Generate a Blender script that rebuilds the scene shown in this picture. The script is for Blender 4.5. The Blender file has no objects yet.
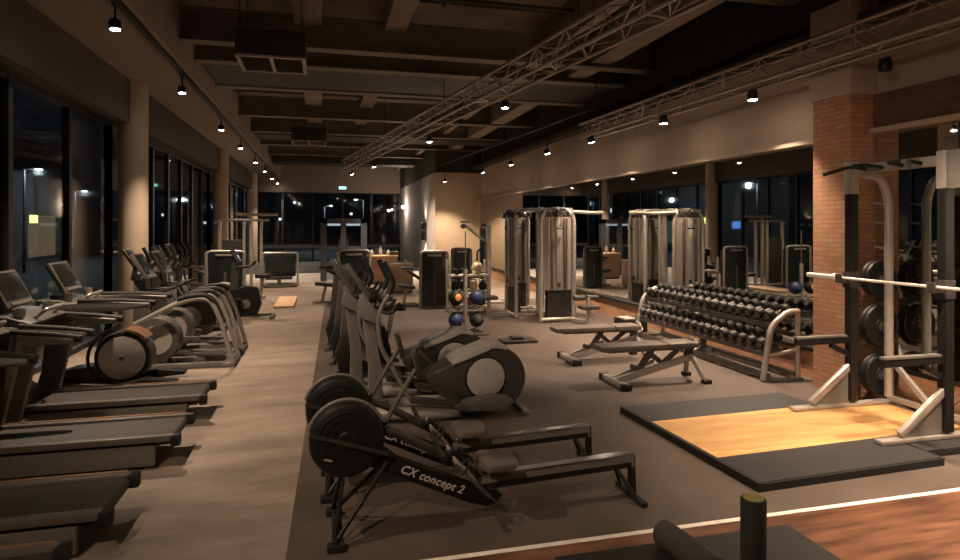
import bpy, bmesh, math, random
from mathutils import Vector, Matrix, Euler
R = math.radians
PI = math.pi
random.seed(4)
sc = bpy.context.scene
COL = sc.collection

# ------------------------------------------------------------------ materials
def nt(name):
    m = bpy.data.materials.new(name); m.use_nodes = True
    n = m.node_tree.nodes; l = m.node_tree.links
    return m, n, l, n['Principled BSDF']

def mat(name, col, rough=.5, metal=0.0, var=.12, scale=14.0, bump=0.0, spec=None, emit=None, es=0.0):
    m, n, l, b = nt(name)
    b.inputs['Roughness'].default_value = rough
    b.inputs['Metallic'].default_value = metal
    if spec is not None: b.inputs['Specular IOR Level'].default_value = spec
    tc = n.new('ShaderNodeTexCoord'); nz = n.new('ShaderNodeTexNoise')
    nz.inputs['Scale'].default_value = scale; nz.inputs['Detail'].default_value = 4
    l.new(tc.outputs['Object'], nz.inputs['Vector'])
    cr = n.new('ShaderNodeValToRGB')
    cr.color_ramp.elements[0].position = .3; cr.color_ramp.elements[1].position = .7
    cr.color_ramp.elements[0].color = (*[c * (1 - var) for c in col], 1)
    cr.color_ramp.elements[1].color = (*[min(1, c * (1 + var)) for c in col], 1)
    l.new(nz.outputs['Fac'], cr.inputs['Fac']); l.new(cr.outputs['Color'], b.inputs['Base Color'])
    if bump:
        bp = n.new('ShaderNodeBump'); bp.inputs['Strength'].default_value = bump; bp.inputs['Distance'].default_value = .01
        l.new(nz.outputs['Fac'], bp.inputs['Height']); l.new(bp.outputs['Normal'], b.inputs['Normal'])
    if emit:
        b.inputs['Emission Color'].default_value = (*emit, 1); b.inputs['Emission Strength'].default_value = es
    return m

def brick_mat(name, c1, c2, mortar, scale=1.0):
    m, n, l, b = nt(name)
    b.inputs['Roughness'].default_value = .85
    geo = n.new('ShaderNodeNewGeometry'); sx = n.new('ShaderNodeSeparateXYZ')
    l.new(geo.outputs['Position'], sx.inputs[0])
    ad = n.new('ShaderNodeMath'); ad.operation = 'ADD'
    l.new(sx.outputs['X'], ad.inputs[0]); l.new(sx.outputs['Y'], ad.inputs[1])
    cb = n.new('ShaderNodeCombineXYZ'); l.new(ad.outputs[0], cb.inputs[0]); l.new(sx.outputs['Z'], cb.inputs[1])
    br = n.new('ShaderNodeTexBrick')
    br.inputs['Color1'].default_value = (*c1, 1); br.inputs['Color2'].default_value = (*c2, 1); br.inputs['Mortar'].default_value = (*mortar, 1)
    br.inputs['Scale'].default_value = scale; br.inputs['Mortar Size'].default_value = .006
    br.inputs['Brick Width'].default_value = .17; br.inputs['Row Height'].default_value = .052
    l.new(cb.outputs[0], br.inputs['Vector'])
    nz = n.new('ShaderNodeTexNoise'); nz.inputs['Scale'].default_value = 3.0; nz.inputs['Detail'].default_value = 6
    l.new(geo.outputs['Position'], nz.inputs['Vector'])
    mx = n.new('ShaderNodeMix'); mx.data_type = 'RGBA'; mx.blend_type = 'OVERLAY'; mx.inputs['Factor'].default_value = .35
    l.new(br.outputs['Color'], mx.inputs['A']); l.new(nz.outputs['Color'], mx.inputs['B'])
    hs = n.new('ShaderNodeHueSaturation'); hs.inputs['Saturation'].default_value = 1.0
    l.new(mx.outputs['Result'], hs.inputs['Color']); l.new(hs.outputs['Color'], b.inputs['Base Color'])
    bp = n.new('ShaderNodeBump'); bp.inputs['Strength'].default_value = .6; bp.inputs['Distance'].default_value = .01; bp.invert = True
    l.new(br.outputs['Fac'], bp.inputs['Height']); l.new(bp.outputs['Normal'], b.inputs['Normal'])
    return m

def wood_mat(name, c1, c2, c3, plank=.14, length=1.8, rough=.35, seam=.004):
    m, n, l, b = nt(name)
    b.inputs['Roughness'].default_value = rough
    geo = n.new('ShaderNodeNewGeometry')
    mp = n.new('ShaderNodeMapping'); mp.inputs['Scale'].default_value = (1.2, 9.0, 1)
    l.new(geo.outputs['Position'], mp.inputs['Vector'])
    nz = n.new('ShaderNodeTexNoise'); nz.inputs['Scale'].default_value = 1.6; nz.inputs['Detail'].default_value = 6
    l.new(mp.outputs['Vector'], nz.inputs['Vector'])
    cr = n.new('ShaderNodeValToRGB'); cr.color_ramp.elements[0].position = .3; cr.color_ramp.elements[1].position = .72
    cr.color_ramp.elements[0].color = (*c1, 1); cr.color_ramp.elements[1].color = (*c2, 1)
    l.new(nz.outputs['Fac'], cr.inputs['Fac'])
    br = n.new('ShaderNodeTexBrick')
    br.inputs['Color1'].default_value = (1, 1, 1, 1); br.inputs['Color2'].default_value = (.72, .70, .68, 1); br.inputs['Mortar'].default_value = (*c3, 1)
    br.inputs['Scale'].default_value = 1.0; br.inputs['Mortar Size'].default_value = seam
    br.inputs['Brick Width'].default_value = length; br.inputs['Row Height'].default_value = plank
    l.new(geo.outputs['Position'], br.inputs['Vector'])
    mx = n.new('ShaderNodeMix'); mx.data_type = 'RGBA'; mx.blend_type = 'MULTIPLY'; mx.inputs['Factor'].default_value = 1
    l.new(cr.outputs['Color'], mx.inputs['A']); l.new(br.outputs['Color'], mx.inputs['B'])
    l.new(mx.outputs['Result'], b.inputs['Base Color'])
    return m

def floor_mat(name, c1, c2, rough, sx=1.0, sy=1.0, scale=1.5, spec=.4, bump=.05, speck=0.0):
    m, n, l, b = nt(name)
    b.inputs['Specular IOR Level'].default_value = spec
    geo = n.new('ShaderNodeNewGeometry'); mp = n.new('ShaderNodeMapping'); mp.inputs['Scale'].default_value = (sx, sy, 1)
    l.new(geo.outputs['Position'], mp.inputs['Vector'])
    nz = n.new('ShaderNodeTexNoise'); nz.inputs['Scale'].default_value = scale; nz.inputs['Detail'].default_value = 8; nz.inputs['Roughness'].default_value = .65
    l.new(mp.outputs['Vector'], nz.inputs['Vector'])
    cr = n.new('ShaderNodeValToRGB'); cr.color_ramp.elements[0].position = .3; cr.color_ramp.elements[1].position = .7
    cr.color_ramp.elements[0].color = (*c1, 1); cr.color_ramp.elements[1].color = (*c2, 1)
    l.new(nz.outputs['Fac'], cr.inputs['Fac']); l.new(cr.outputs['Color'], b.inputs['Base Color'])
    mr = n.new('ShaderNodeMapRange'); mr.inputs['To Min'].default_value = rough - .08; mr.inputs['To Max'].default_value = rough + .1
    l.new(nz.outputs['Fac'], mr.inputs['Value']); l.new(mr.outputs['Result'], b.inputs['Roughness'])
    bp = n.new('ShaderNodeBump'); bp.inputs['Strength'].default_value = bump; bp.inputs['Distance'].default_value = .01
    l.new(nz.outputs['Fac'], bp.inputs['Height']); l.new(bp.outputs['Normal'], b.inputs['Normal'])
    return m

def glass_mat(name, tint=(.75, .8, .82), refl=.09):
    m = bpy.data.materials.new(name); m.use_nodes = True
    n = m.node_tree.nodes; l = m.node_tree.links; n.clear()
    o = n.new('ShaderNodeOutputMaterial'); mx = n.new('ShaderNodeMixShader')
    t = n.new('ShaderNodeBsdfTransparent'); t.inputs[0].default_value = (*tint, 1)
    g = n.new('ShaderNodeBsdfGlossy'); g.inputs['Roughness'].default_value = .03; g.inputs[0].default_value = (.9, .9, .9, 1)
    lw = n.new('ShaderNodeLayerWeight'); lw.inputs['Blend'].default_value = .5
    pw = n.new('ShaderNodeMath'); pw.operation = 'POWER'; pw.inputs[1].default_value = 5
    ma = n.new('ShaderNodeMath'); ma.operation = 'MULTIPLY_ADD'; ma.inputs[1].default_value = .8; ma.inputs[2].default_value = refl
    l.new(lw.outputs['Facing'], pw.inputs[0]); l.new(pw.outputs[0], ma.inputs[0])
    l.new(ma.outputs[0], mx.inputs[0]); l.new(t.outputs[0], mx.inputs[1]); l.new(g.outputs[0], mx.inputs[2]); l.new(mx.outputs[0], o.inputs[0])
    return m

def emit_mat(name, col, s):
    m = bpy.data.materials.new(name); m.use_nodes = True
    n = m.node_tree.nodes; l = m.node_tree.links; n.clear()
    o = n.new('ShaderNodeOutputMaterial'); e = n.new('ShaderNodeEmission')
    e.inputs[0].default_value = (*col, 1); e.inputs[1].default_value = s; l.new(e.outputs[0], o.inputs[0])
    return m

M = {}
M['vinyl'] = floor_mat('grey_vinyl_floor', (.145, .115, .092), (.30, .238, .19), .5, .7, 2.2, 1.6, .4, .06)
M['rubber_floor'] = floor_mat('rubber_floor', (.060, .044, .035), (.094, .069, .055), .55, 1, 1, 2.0, .35, .08)
M['dark_mat_floor'] = floor_mat('entrance_mat', (.03, .032, .034), (.045, .047, .05), .7, 1, 1, 3, .3)
M['wood_floor'] = wood_mat('dark_wood_floor', (.055, .026, .016), (.25, .112, .06), (.5, .45, .4), .16, 1.6, .3, .002)
M['oak'] = wood_mat('oak_boards', (.46, .245, .085), (.68, .41, .17), (.75, .65, .5), .11, 3.0, .38, .003)
M['white_line'] = mat('white_strip', (.72, .66, .58), .5)
M['plaster'] = mat('warm_plaster', (.36, .27, .20), .9, 0, .06, 2.5)
M['tan_plaster'] = mat('tan_plaster', (.46, .345, .24), .9, 0, .05, 2.0)
M['grey_plaster'] = mat('grey_plaster', (.36, .33, .305), .9, 0, .08, 2.0)
M['soffit'] = mat('soffit_plaster', (.24, .185, .145), .9, 0, .06, 2.0)
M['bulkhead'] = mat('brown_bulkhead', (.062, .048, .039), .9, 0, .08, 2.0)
M['ceiling'] = mat('dark_ceiling', (.22, .175, .145), .95, 0, .3, 1.2)
M['black_void'] = mat('black_ceiling_paint', (.030, .026, .023), .95, 0, .2, 1.5)
M['concrete'] = mat('concrete_joist', (.23, .175, .14), .9, 0, .18, 3)
M['column'] = mat('column_plaster', (.36, .28, .21), .85, 0, .06, 2)
M['steel_beam'] = mat('grey_steel_beam', (.15, .128, .108), .6, .3, .15, 3)
M['duct'] = mat('dark_duct', (.032, .028, .025), .6, .3, .2, 3)
M['brick'] = brick_mat('red_brick', (.39, .195, .10), (.30, .145, .076), (.23, .125, .075))
M['dark_brick'] = brick_mat('dark_brick', (.12, .052, .030), (.09, .038, .022), (.08, .048, .032))
M['black'] = mat('black_powder_coat', (.010, .0095, .009), .45, .1, .2, 14, 0, .3)
M['plastic'] = mat('dark_plastic', (.031, .027, .025), .42, 0, .15)
M['charcoal'] = mat('charcoal_plastic', (.068, .060, .054), .45, 0, .12)
M['grey_plastic'] = mat('grey_plastic', (.13, .118, .105), .45, 0, .1)
M['light_grey'] = mat('light_grey_plastic', (.25, .225, .20), .45, 0, .08)
M['disc_grey'] = mat('pale_disc_cover', (.30, .265, .24), .5, 0, .05)
M['rubber'] = mat('black_rubber', (.012, .0115, .011), .6, 0, .2, 30, 0, .28)
M['rail_grey'] = mat('deck_rail_grey', (.085, .073, .062), .45, 0, .1)
M['panel_grey'] = mat('deck_panel_grey', (.115, .10, .088), .45, 0, .1)
M['belt'] = mat('running_belt', (.030, .023, .020), .6, 0, .12, 30)
M['plate'] = mat('black_plate_rubber', (.009, .0085, .008), .5, 0, .15, 20, 0, .22)
M['bar_steel'] = mat('bar_steel', (.78, .72, .66), .35, .45, .05)
M['rubber_tile'] = mat('rubber_tile', (.0135, .0112, .010), .6, 0, .15, 40, .05)
M['silver'] = mat('silver_paint', (.38, .34, .305), .36, .5, .06)
M['truss'] = mat('truss_aluminium', (.36, .30, .255), .4, .75, .08)
M['chrome'] = mat('chrome', (.60, .56, .52), .2, 1.0, .04)
M['leather'] = mat('black_vinyl_pad', (.032, .027, .025), .45, 0, .15, 40, .04)
M['brown_pad'] = mat('brown_grey_pad', (.095, .074, .062), .5, 0, .12, 30)
M['shroud'] = mat('beige_metal_shroud', (.29, .24, .205), .4, .35, .07, 3)
M['stack'] = mat('dark_weight_stack', (.03, .027, .025), .5, .4, .25, 8)
M['smoke_panel'] = mat('smoked_panel', (.017, .021, .023), .25, 0, .2, 4)
M['orange'] = mat('lamp_glint_orange', (.30, .16, .085), .35, .5, .08)  # orange tint that paints lamp reflections on machine edges
M['screen'] = mat('unlit_screen', (.012, .012, .012), .2, 0, .1)
M['reception_wood'] = mat('reception_oak', (.40, .26, .165), .5, 0, .15, 6)
M['white'] = mat('off_white_metal', (.62, .58, .52), .4, .2, .05)
M['pale_wood'] = mat('pale_plywood', (.62, .42, .25), .5, 0, .12, 5)
M['foam'] = mat('black_foam', (.017, .016, .015), .85, 0, .3, 60, .15)
M['grey_foam'] = mat('grey_foam', (.034, .029, .026), .85, 0, .3, 60, .15)
M['lime'] = mat('lime_foam', (.27, .235, .05), .8, 0, .15, 40)
M['blue'] = mat('blue_rubber', (.014, .038, .14), .5, 0, .12)
M['blue_dark'] = mat('navy_rubber', (.014, .024, .065), .5, 0, .12)
M['ball_orange'] = mat('orange_rubber', (.75, .30, .09), .5, 0, .1)
M['cream'] = mat('cream_rubber', (.62, .50, .33), .5, 0, .1)
M['red'] = mat('red_trim', (.35, .035, .02), .5, 0, .1)
M['glass'] = glass_mat('window_glass', (.78, .82, .84), .035)
M['mullion'] = mat('dark_mullion', (.02, .02, .021), .45, .5, .15)
M['portal'] = mat('blue_grey_frame', (.075, .085, .10), .45, .4, .1)
m, n_, l_, b_ = nt('mirror_silver')
b_.inputs['Metallic'].default_value = 1; b_.inputs['Roughness'].default_value = .015
nz_ = n_.new('ShaderNodeTexNoise'); nz_.inputs['Scale'].default_value = .6
cr_ = n_.new('ShaderNodeValToRGB'); cr_.color_ramp.elements[0].color = (.60, .60, .585, 1); cr_.color_ramp.elements[1].color = (.66, .66, .64, 1)
l_.new(nz_.outputs['Fac'], cr_.inputs['Fac']); l_.new(cr_.outputs['Color'], b_.inputs['Base Color'])
M['mirror'] = m
WARM = (1.0, .76, .55)
M['lamp_glow'] = emit_mat('lamp_glow', (1.0, .84, .66), 30)
M['exit_glow'] = emit_mat('exit_glow', (.35, 1.0, .85), .55)
M['panel_glow'] = emit_mat('panel_glow', (.75, .9, 1.0), .12)
M['street_glow'] = emit_mat('street_glow', (.85, .95, 1.0), 3.0)
M['street_glow_dim'] = emit_mat('street_glow_dim', (.8, .92, 1.0), .5)
M['yellow_glow'] = emit_mat('yellow_sign_glow', (.9, .85, .25), .9)
M['blue_glow'] = emit_mat('blue_sign_glow', (.12, .35, 1.0), .3)
M['tan_glow'] = emit_mat('lit_window_glow', (.9, .62, .35), .045)
M['grey_glow'] = emit_mat('lit_window_grey', (.55, .62, .6), .035)
M['asphalt'] = mat('night_asphalt', (.03, .03, .032), .8, 0, .2, .5)
M['night_wall'] = mat('night_render_wall', (.05, .05, .055), .9, 0, .2, .5)

# ------------------------------------------------------------------ mesh builder
def fillet(pts, rad, seg=5):
    pts = [Vector(p) for p in pts]
    if rad <= 0 or len(pts) < 3: return pts
    out = [pts[0]]
    for i in range(1, len(pts) - 1):
        p = pts[i]; a = pts[i - 1] - p; b = pts[i + 1] - p
        r = min(rad, a.length * .48, b.length * .48)
        A = p + a.normalized() * r; B = p + b.normalized() * r
        for k in range(seg + 1):
            t = k / seg
            out.append(A * (1 - t) ** 2 + p * 2 * t * (1 - t) + B * t * t)
    out.append(pts[-1])
    return out

class MB:
    def __init__(s): s.bm = bmesh.new()
    def raw(s, vs, fs):
        bv = [s.bm.verts.new(v) for v in vs]
        for f in fs:
            try: s.bm.faces.new([bv[i] for i in f])
            except ValueError: pass
        return bv
    def _bevel(s, verts, bev, seg=2):
        if bev <= 0: return
        vs = set(verts); es = [e for e in s.bm.edges if e.verts[0] in vs and e.verts[1] in vs]
        bmesh.ops.bevel(s.bm, geom=es, offset=bev, segments=seg, affect='EDGES', profile=.6)
    def box(s, c, size, rot=(0, 0, 0), bev=0.0):
        mt = Matrix.Translation(c) @ Euler(rot).to_matrix().to_4x4() @ Matrix.Diagonal((*size, 1))
        g = bmesh.ops.create_cube(s.bm, size=1, matrix=mt)
        s._bevel(g['verts'], bev); return s
    def b2(s, lo, hi, bev=0.0):
        return s.box([(a + b) / 2 for a, b in zip(lo, hi)], [abs(b - a) for a, b in zip(lo, hi)], bev=bev)
    def bar(s, a, b, w, h, up=(0, 0, 1), bev=0.0):
        a = Vector(a); b = Vector(b); d = b - a; L = d.length; d.normalize()
        u = Vector(up)
        if abs(d.dot(u)) > .98: u = Vector((1, 0, 0))
        sx = d.cross(u).normalized(); uz = sx.cross(d).normalized()
        mt = Matrix.Translation((a + b) / 2) @ Matrix((sx, d, uz)).transposed().to_4x4() @ Matrix.Diagonal((w, L, h, 1))
        g = bmesh.ops.create_cube(s.bm, size=1, matrix=mt)
        s._bevel(g['verts'], bev); return s
    def cyl(s, a, b, r, r2=None, n=16):
        a = Vector(a); b = Vector(b); d = b - a
        q = d.to_track_quat('Z', 'Y').to_matrix().to_4x4()
        bmesh.ops.create_cone(s.bm, cap_ends=True, segments=n, radius1=r, radius2=r if r2 is None else r2, depth=d.length,
                              matrix=Matrix.Translation((a + b) / 2) @ q)
        return s
    def tube(s, pts, r, n=8, rad=0.0, seg=5):
        pts = fillet(pts, rad, seg); rings = []
        prev = None
        for i, p in enumerate(pts):
            if i == 0: t = pts[1] - p
            elif i == len(pts) - 1: t = p - pts[i - 1]
            else: t = (pts[i + 1] - p).normalized() + (p - pts[i - 1]).normalized()
            t.normalize()
            if prev is None:
                ref = Vector((0, 0, 1)) if abs(t.z) < .9 else Vector((1, 0, 0))
                nx = t.cross(ref).normalized()
            else:
                nx = (prev - t * prev.dot(t)).normalized()
            prev = nx; ny = t.cross(nx)
            rings.append([s.bm.verts.new(p + (nx * math.cos(2 * PI * k / n) + ny * math.sin(2 * PI * k / n)) * r) for k in range(n)])
        for A, B in zip(rings, rings[1:]):
            for k in range(n): s.bm.faces.new((A[k], A[(k + 1) % n], B[(k + 1) % n], B[k]))
        s.bm.faces.new(rings[0][::-1]); s.bm.faces.new(rings[-1]); return s
    def ball(s, c, r, sc_=(1, 1, 1), n=16):
        bmesh.ops.create_uvsphere(s.bm, u_segments=n, v_segments=max(8, n * 2 // 3), radius=r, matrix=Matrix.Translation(c) @ Matrix.Diagonal((*sc_, 1)))
        return s
    def prism(s, pts, lo, hi, axis='y', bev=0.0):
        # outline in the plane across AXIS: for 'y' the points are (x, z), for 'x' (y, z), for 'z' (x, y)
        def P(p, t):
            return {'y': (p[0], t, p[1]), 'x': (t, p[0], p[1]), 'z': (p[0], p[1], t)}[axis]
        A = [s.bm.verts.new(P(p, lo)) for p in pts]; B = [s.bm.verts.new(P(p, hi)) for p in pts]
        k = len(pts)
        s.bm.faces.new(A[::-1]); s.bm.faces.new(B)
        for i in range(k): s.bm.faces.new((A[i], A[(i + 1) % k], B[(i + 1) % k], B[i]))
        s._bevel(A + B, bev, 2) if bev else None
        return s
    def lathe(s, o, axis, prof, n=24, ring=False):
        # prof: (radius, distance along axis)
        q = Vector(axis).to_track_quat('Z', 'Y').to_matrix(); o = Vector(o); rings = []
        for r, t in prof:
            rings.append([s.bm.verts.new(o + q @ Vector((r * math.cos(2 * PI * k / n), r * math.sin(2 * PI * k / n), t))) for k in range(n)])
        for A, B in zip(rings, rings[1:]):
            for k in range(n): s.bm.faces.new((A[k], A[(k + 1) % n], B[(k + 1) % n], B[k]))
        if ring:
            for k in range(n): s.bm.faces.new((rings[-1][k], rings[-1][(k + 1) % n], rings[0][(k + 1) % n], rings[0][k]))
            return s
        s.bm.faces.new(rings[0][::-1]); s.bm.faces.new(rings[-1]); return s
    def build(s, name, m, parent=None, loc=None, smooth=True):
        bmesh.ops.recalc_face_normals(s.bm, faces=s.bm.faces)
        me = bpy.data.meshes.new(name); s.bm.to_mesh(me); s.bm.free()
        me.materials.append(M[m] if isinstance(m, str) else m)
        if smooth:
            for p in me.polygons: p.use_smooth = True
            me.set_sharp_from_angle(angle=R(38))
        o = bpy.data.objects.new(name, me); COL.objects.link(o)
        if parent: o.parent = parent
        if loc: o.location = loc
        return o

def arc(cx, cz, r, a0, a1, n=12):
    return [(cx + r * math.cos(R(a0 + (a1 - a0) * i / n)), cz + r * math.sin(R(a0 + (a1 - a0) * i / n))) for i in range(n + 1)]

def thing(name, label, cat, loc=(0, 0, 0), rz=0, group=None):
    o = bpy.data.objects.new(name, None); COL.objects.link(o); o.empty_display_size = .1
    o.location = loc; o.rotation_euler = (0, 0, rz); o['label'] = label; o['category'] = cat
    if group: o['group'] = group
    return o
def tag(o, label, cat, group=None):
    o['label'] = label; o['category'] = cat
    if group: o['group'] = group
    return o
def struct(o):
    o['kind'] = 'structure'; return o
KIDS = {}
def dup(root, loc, rz, label):
    r = root.copy(); COL.objects.link(r); r.location = loc; r.rotation_euler = (0, 0, rz); r['label'] = label
    def rec(src, dst):
        for ch in src.children:
            c = ch.copy(); COL.objects.link(c); c.parent = dst; rec(ch, c)
    rec(root, r)
    return r

# ------------------------------------------------------------------ the room
XW, YB = -3.50, 33.5            # window line at left, glazed wall at back
XM = 5.8                        # mirror wall at right
struct(MB().prism([(XW - .2, -4), (-.22, -4), (-.20, 3.4), (.06, 15.0), (-.12, 15.0), (-.12, 21.4), (XW - .2, 21.4)], -.12, 0, 'z').build('floor', 'vinyl'))
struct(MB().b2((-.12, 15.0, -.12), (XM + .2, 21.4, 0)).build('floor_reception', 'vinyl'))
struct(MB().prism([(-.20, 3.40), (XM + .2, 3.40), (XM + .2, 15.0), (.06, 15.0)], -.12, .004, 'z').build('floor_rubber', 'rubber_floor'))
struct(MB().b2((-.22, -4, -.12), (XM + .2, 3.36, .004)).build('floor_wood', 'wood_floor'))
struct(MB().b2((-.20, 3.36, -.12), (XM + .2, 3.40, .006)).build('trim_1', 'white_line'))
struct(MB().b2((XW - .2, 21.4, -.12), (4.1, 25.2, 0)).build('floor_entrance', 'grey_plaster'))
struct(MB().b2((XW - .2, 25.2, -.12), (4.1, YB + .2, -.0)).build('floor_lobby', 'dark_mat_floor'))
struct(MB().b2((XW - .4, -4, 5.4), (XM + 1, YB + 1, 5.6)).build('ceiling', 'ceiling'))
# left: bulkhead over the windows with a lit soffit and fascia
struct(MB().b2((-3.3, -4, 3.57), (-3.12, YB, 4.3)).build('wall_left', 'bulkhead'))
struct(MB().b2((XW - .1, -4, 3.57), (-3.3, YB, 3.69)).build('wall_left_pelmet', 'mullion'))
struct(MB().b2((-3.3, -4, 4.3), (-2.05, YB, 4.42)).b2((-2.17, -4, 4.42), (-2.05, YB, 5.4)).build('trim_2', 'soffit'))
# right: plaster above the mirrors, brick plinth below
struct(MB().b2((XM + .02, 5.97, 2.88), (XM + .25, 22.8, 4.0)).b2((XM + .03, 5.97, .37), (XM + .25, 22.8, 2.88))
       .b2((XM + .02, -4, 3.27), (XM + .25, 5.45, 4.0)).b2((XM + .03, -4, .37), (XM + .25, 5.45, 2.88)).build('wall_right', 'plaster'))
struct(MB().b2((XM - .02, -4, 2.88), (XM + .25, 5.45, 3.27)).build('trim_3', 'dark_brick'))
struct(MB().b2((XM + .02, -4, 4.0), (XM + .3, 22.8, 5.4)).b2((XM - .25, -4, 4.0), (XM + .02, 22.8, 4.12)).build('wall_right_upper', 'black_void'))
struct(MB().b2((XM - .05, 5.97, .0), (XM + .25, 22.8, .34)).b2((XM - .005, -4, 0), (XM + .25, 5.45, .34)).build('wall_right_plinth', 'brick'))
struct(MB().b2((XM - .09, 5.97, .34), (XM + .2, 22.8, .38)).b2((XM - .012, -4, .34), (XM + .2, 5.45, .38)).build('trim_4', 'black'))
struct(MB().b2((XM - .07, 5.97, 2.85), (XM + .02, 22.8, 2.90)).b2((XM - .07, -4, 2.85), (XM + .02, 5.45, 2.90)).build('trim_5', 'plaster'))
mr = MB()
for k in range(8): mr.b2((XM, 5.99 + k * 2.1, .38), (XM + .02, 5.985 + (k + 1) * 2.1, 2.85))
tag(mr.build('wall_mirror', 'mirror'), 'long wall mirror running behind the dumbbell rack to the tan wall', 'mirror')
mr = MB()
for k in range(5): mr.b2((XM, 5.445 - (k + 1) * 1.7, .38), (XM + .02, 5.44 - k * 1.7, 2.85))
tag(mr.build('wall_mirror', 'mirror'), 'wall mirror behind the power rack, right of the brick pillar', 'mirror')
# brick pillar with plaster head
struct(MB().b2((5.48, 5.45, 0), (XM + .1, 5.97, 3.27)).build('column_brick', 'brick'))
struct(MB().b2((5.46, 5.43, 3.27), (XM + .1, 5.99, 4.3)).build('column_brick_head', 'plaster'))
# far block: tan end wall and its grey return
struct(MB().b2((4.09, 22.8, 0), (XM + .25, 23.0, 3.85)).build('wall_back_right', 'tan_plaster'))
struct(MB().b2((4.09, 23.0, 0), (4.29, YB, 3.85)).build('wall_return', 'grey_plaster'))
struct(MB().b2((4.09, 22.8, 3.85), (XM + .3, 23.0, 5.4)).b2((4.09, 23.0, 3.85), (4.29, YB, 5.4)).build('wall_return_upper', 'black_void'))
struct(MB().b2((5.62, 22.72, .38), (XM, 22.8, 2.85)).build('trim_6', 'tan_plaster'))
# back bulkhead
struct(MB().b2((XW, YB, 3.6), (4.3, YB + .2, 5.4)).build('wall_back', 'soffit'))
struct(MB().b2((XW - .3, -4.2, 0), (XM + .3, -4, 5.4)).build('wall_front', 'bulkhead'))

# columns along the window line
for y in (11.75, 21.2, 30.5):
    struct(MB().cyl((-3.13, y, 0), (-3.13, y, 4.3), .23, n=32).build('column_round', 'column'))

# windows
def window(i, p0, p1, z0, z1, step, rails):
    p0 = Vector(p0); p1 = Vector(p1); L = (p1 - p0).length; d = (p1 - p0).normalized()
    f = MB(); n = max(1, round(L / step))
    for k in range(n + 1):
        p = p0 + d * L * k / n
        f.b2((p.x - .05, p.y - .05, z0), (p.x + .05, p.y + .05, z1))
    for z in [z0 + .03, z1 - .03] + rails:
        f.bar(p0 + Vector((0, 0, z)), p1 + Vector((0, 0, z)), .08, .06)
    o = struct(f.build('window_%d' % i, 'mullion'))
    g = MB(); nrm = Vector((-d.y, d.x, 0)) * .006
    a, b = p0 - nrm, p1 + nrm
    g.b2((min(a.x, b.x), min(a.y, b.y), z0), (max(a.x, b.x), max(a.y, b.y), z1))
    g.build('pane', 'glass', o)
window(1, (XW, -4.05, 0), (XW, 11.7, 0), .02, 3.58, 1.75, [])
window(2, (XW, 11.7, 0), (XW, 21.2, 0), .02, 3.58, 1.45, [])
window(3, (XW, 21.2, 0), (XW, YB, 0), .02, 3.58, 1.45, [])
window(4, (XW, YB + .05, 0), (4.09, YB + .05, 0), .02, 3.62, 1.5, [.78, .9])

struct(MB().b2((XW, YB - .04, .70), (4.09, YB + .02, .86)).build('trim_9', 'portal'))
# ceiling structure
for x0, x1, z in ((.98, 1.32, 5.0), (-.42, .0, 5.0), (4.55, 4.95, 4.7), (3.75, 3.9, 4.8)):
    struct(MB().b2((x0, -3.9, z), (x1, YB, 5.42)).build('ceiling_joist', 'concrete'))
def ibeam(y, zb, w=.26, h=.5, x0=-2.05, x1=XM):
    b = MB().b2((x0, y - w / 2, zb), (x1, y + w / 2, zb + .035)).b2((x0, y - .02, zb + .03), (x1, y + .02, zb + h)).b2((x0, y - w / 2, zb + h - .03), (x1, y + w / 2, zb + h))
    struct(b.build('ceiling_beam', 'steel_beam'))
ibeam(10.1, 4.62)
ibeam(13.25, 4.62)
ibeam(11.2, 4.60)
for y in (6.6, 16.8, 19.6, 22.6, 25.6, 28.6): ibeam(y, 4.66)
struct(MB().b2((-2.0, 11.4, 4.64), (XM, 13.05, 5.1)).build('ceiling_duct', 'duct'))
struct(MB().b2((-2.0, 20.0, 4.66), (XM, 21.2, 5.1)).build('ceiling_duct', 'duct'))
struct(MB().b2((-2.0, 27.0, 4.5), (4.0, 28.2, 5.0)).build('ceiling_duct', 'duct'))
for y, z, r in ((8.9, 5.16, .035), (9.3, 5.25, .02), (14.6, 5.15, .04), (15.8, 5.1, .03), (18.4, 5.1, .04), (5.2, 5.1, .04)):
    p = MB().cyl((-2.05, y, z), (XM, y, z), r, n=10)
    for x in (-1.1, 1.8, 3.9): p.cyl((x, y, z), (x, y, 5.4), .012, n=6).box((x, y, z), (.05, .09, .09))
    struct(p.build('ceiling_pipe', 'duct'))

def air_unit(loc, label):
    t = thing('ceiling_air_unit', label, 'air unit', loc, 0, 'ceiling air units')
    MB().b2((-.46, -.45, 0.03), (.46, .45, .38), .01).build('casing', 'duct', t)
    fr = MB()
    for a, b in (((-.46, -.45), (.46, -.40)), ((-.46, .40), (.46, .45)), ((-.46, -.40), (-.41, .40)), ((.41, -.40), (.46, .40)), ((-.025, -.40), (.025, .40))):
        fr.b2((a[0], a[1], 0), (b[0], b[1], .03))
    fr.build('grille_frame', 'truss', t)
    g = MB()
    for k in range(13): g.box((0, -.36 + k * .06, .02), (.82, .03, .004), (R(30), 0, 0))
    g.build('grille', 'grey_plastic', t)
    for x in (-.4, .4):
        for y in (-.4, .4): MB().cyl((x, y, .38), (x, y, 5.4 - loc[2]), .008, n=6).build('hanger_rod', 'duct', t)
air_unit((-.68, 9.35, 4.15), 'dark ceiling air unit with a pale grille, the nearer of the two')
air_unit((-.35, 17.9, 4.15), 'dark ceiling air unit farther down the room, above the walkway')

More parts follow.
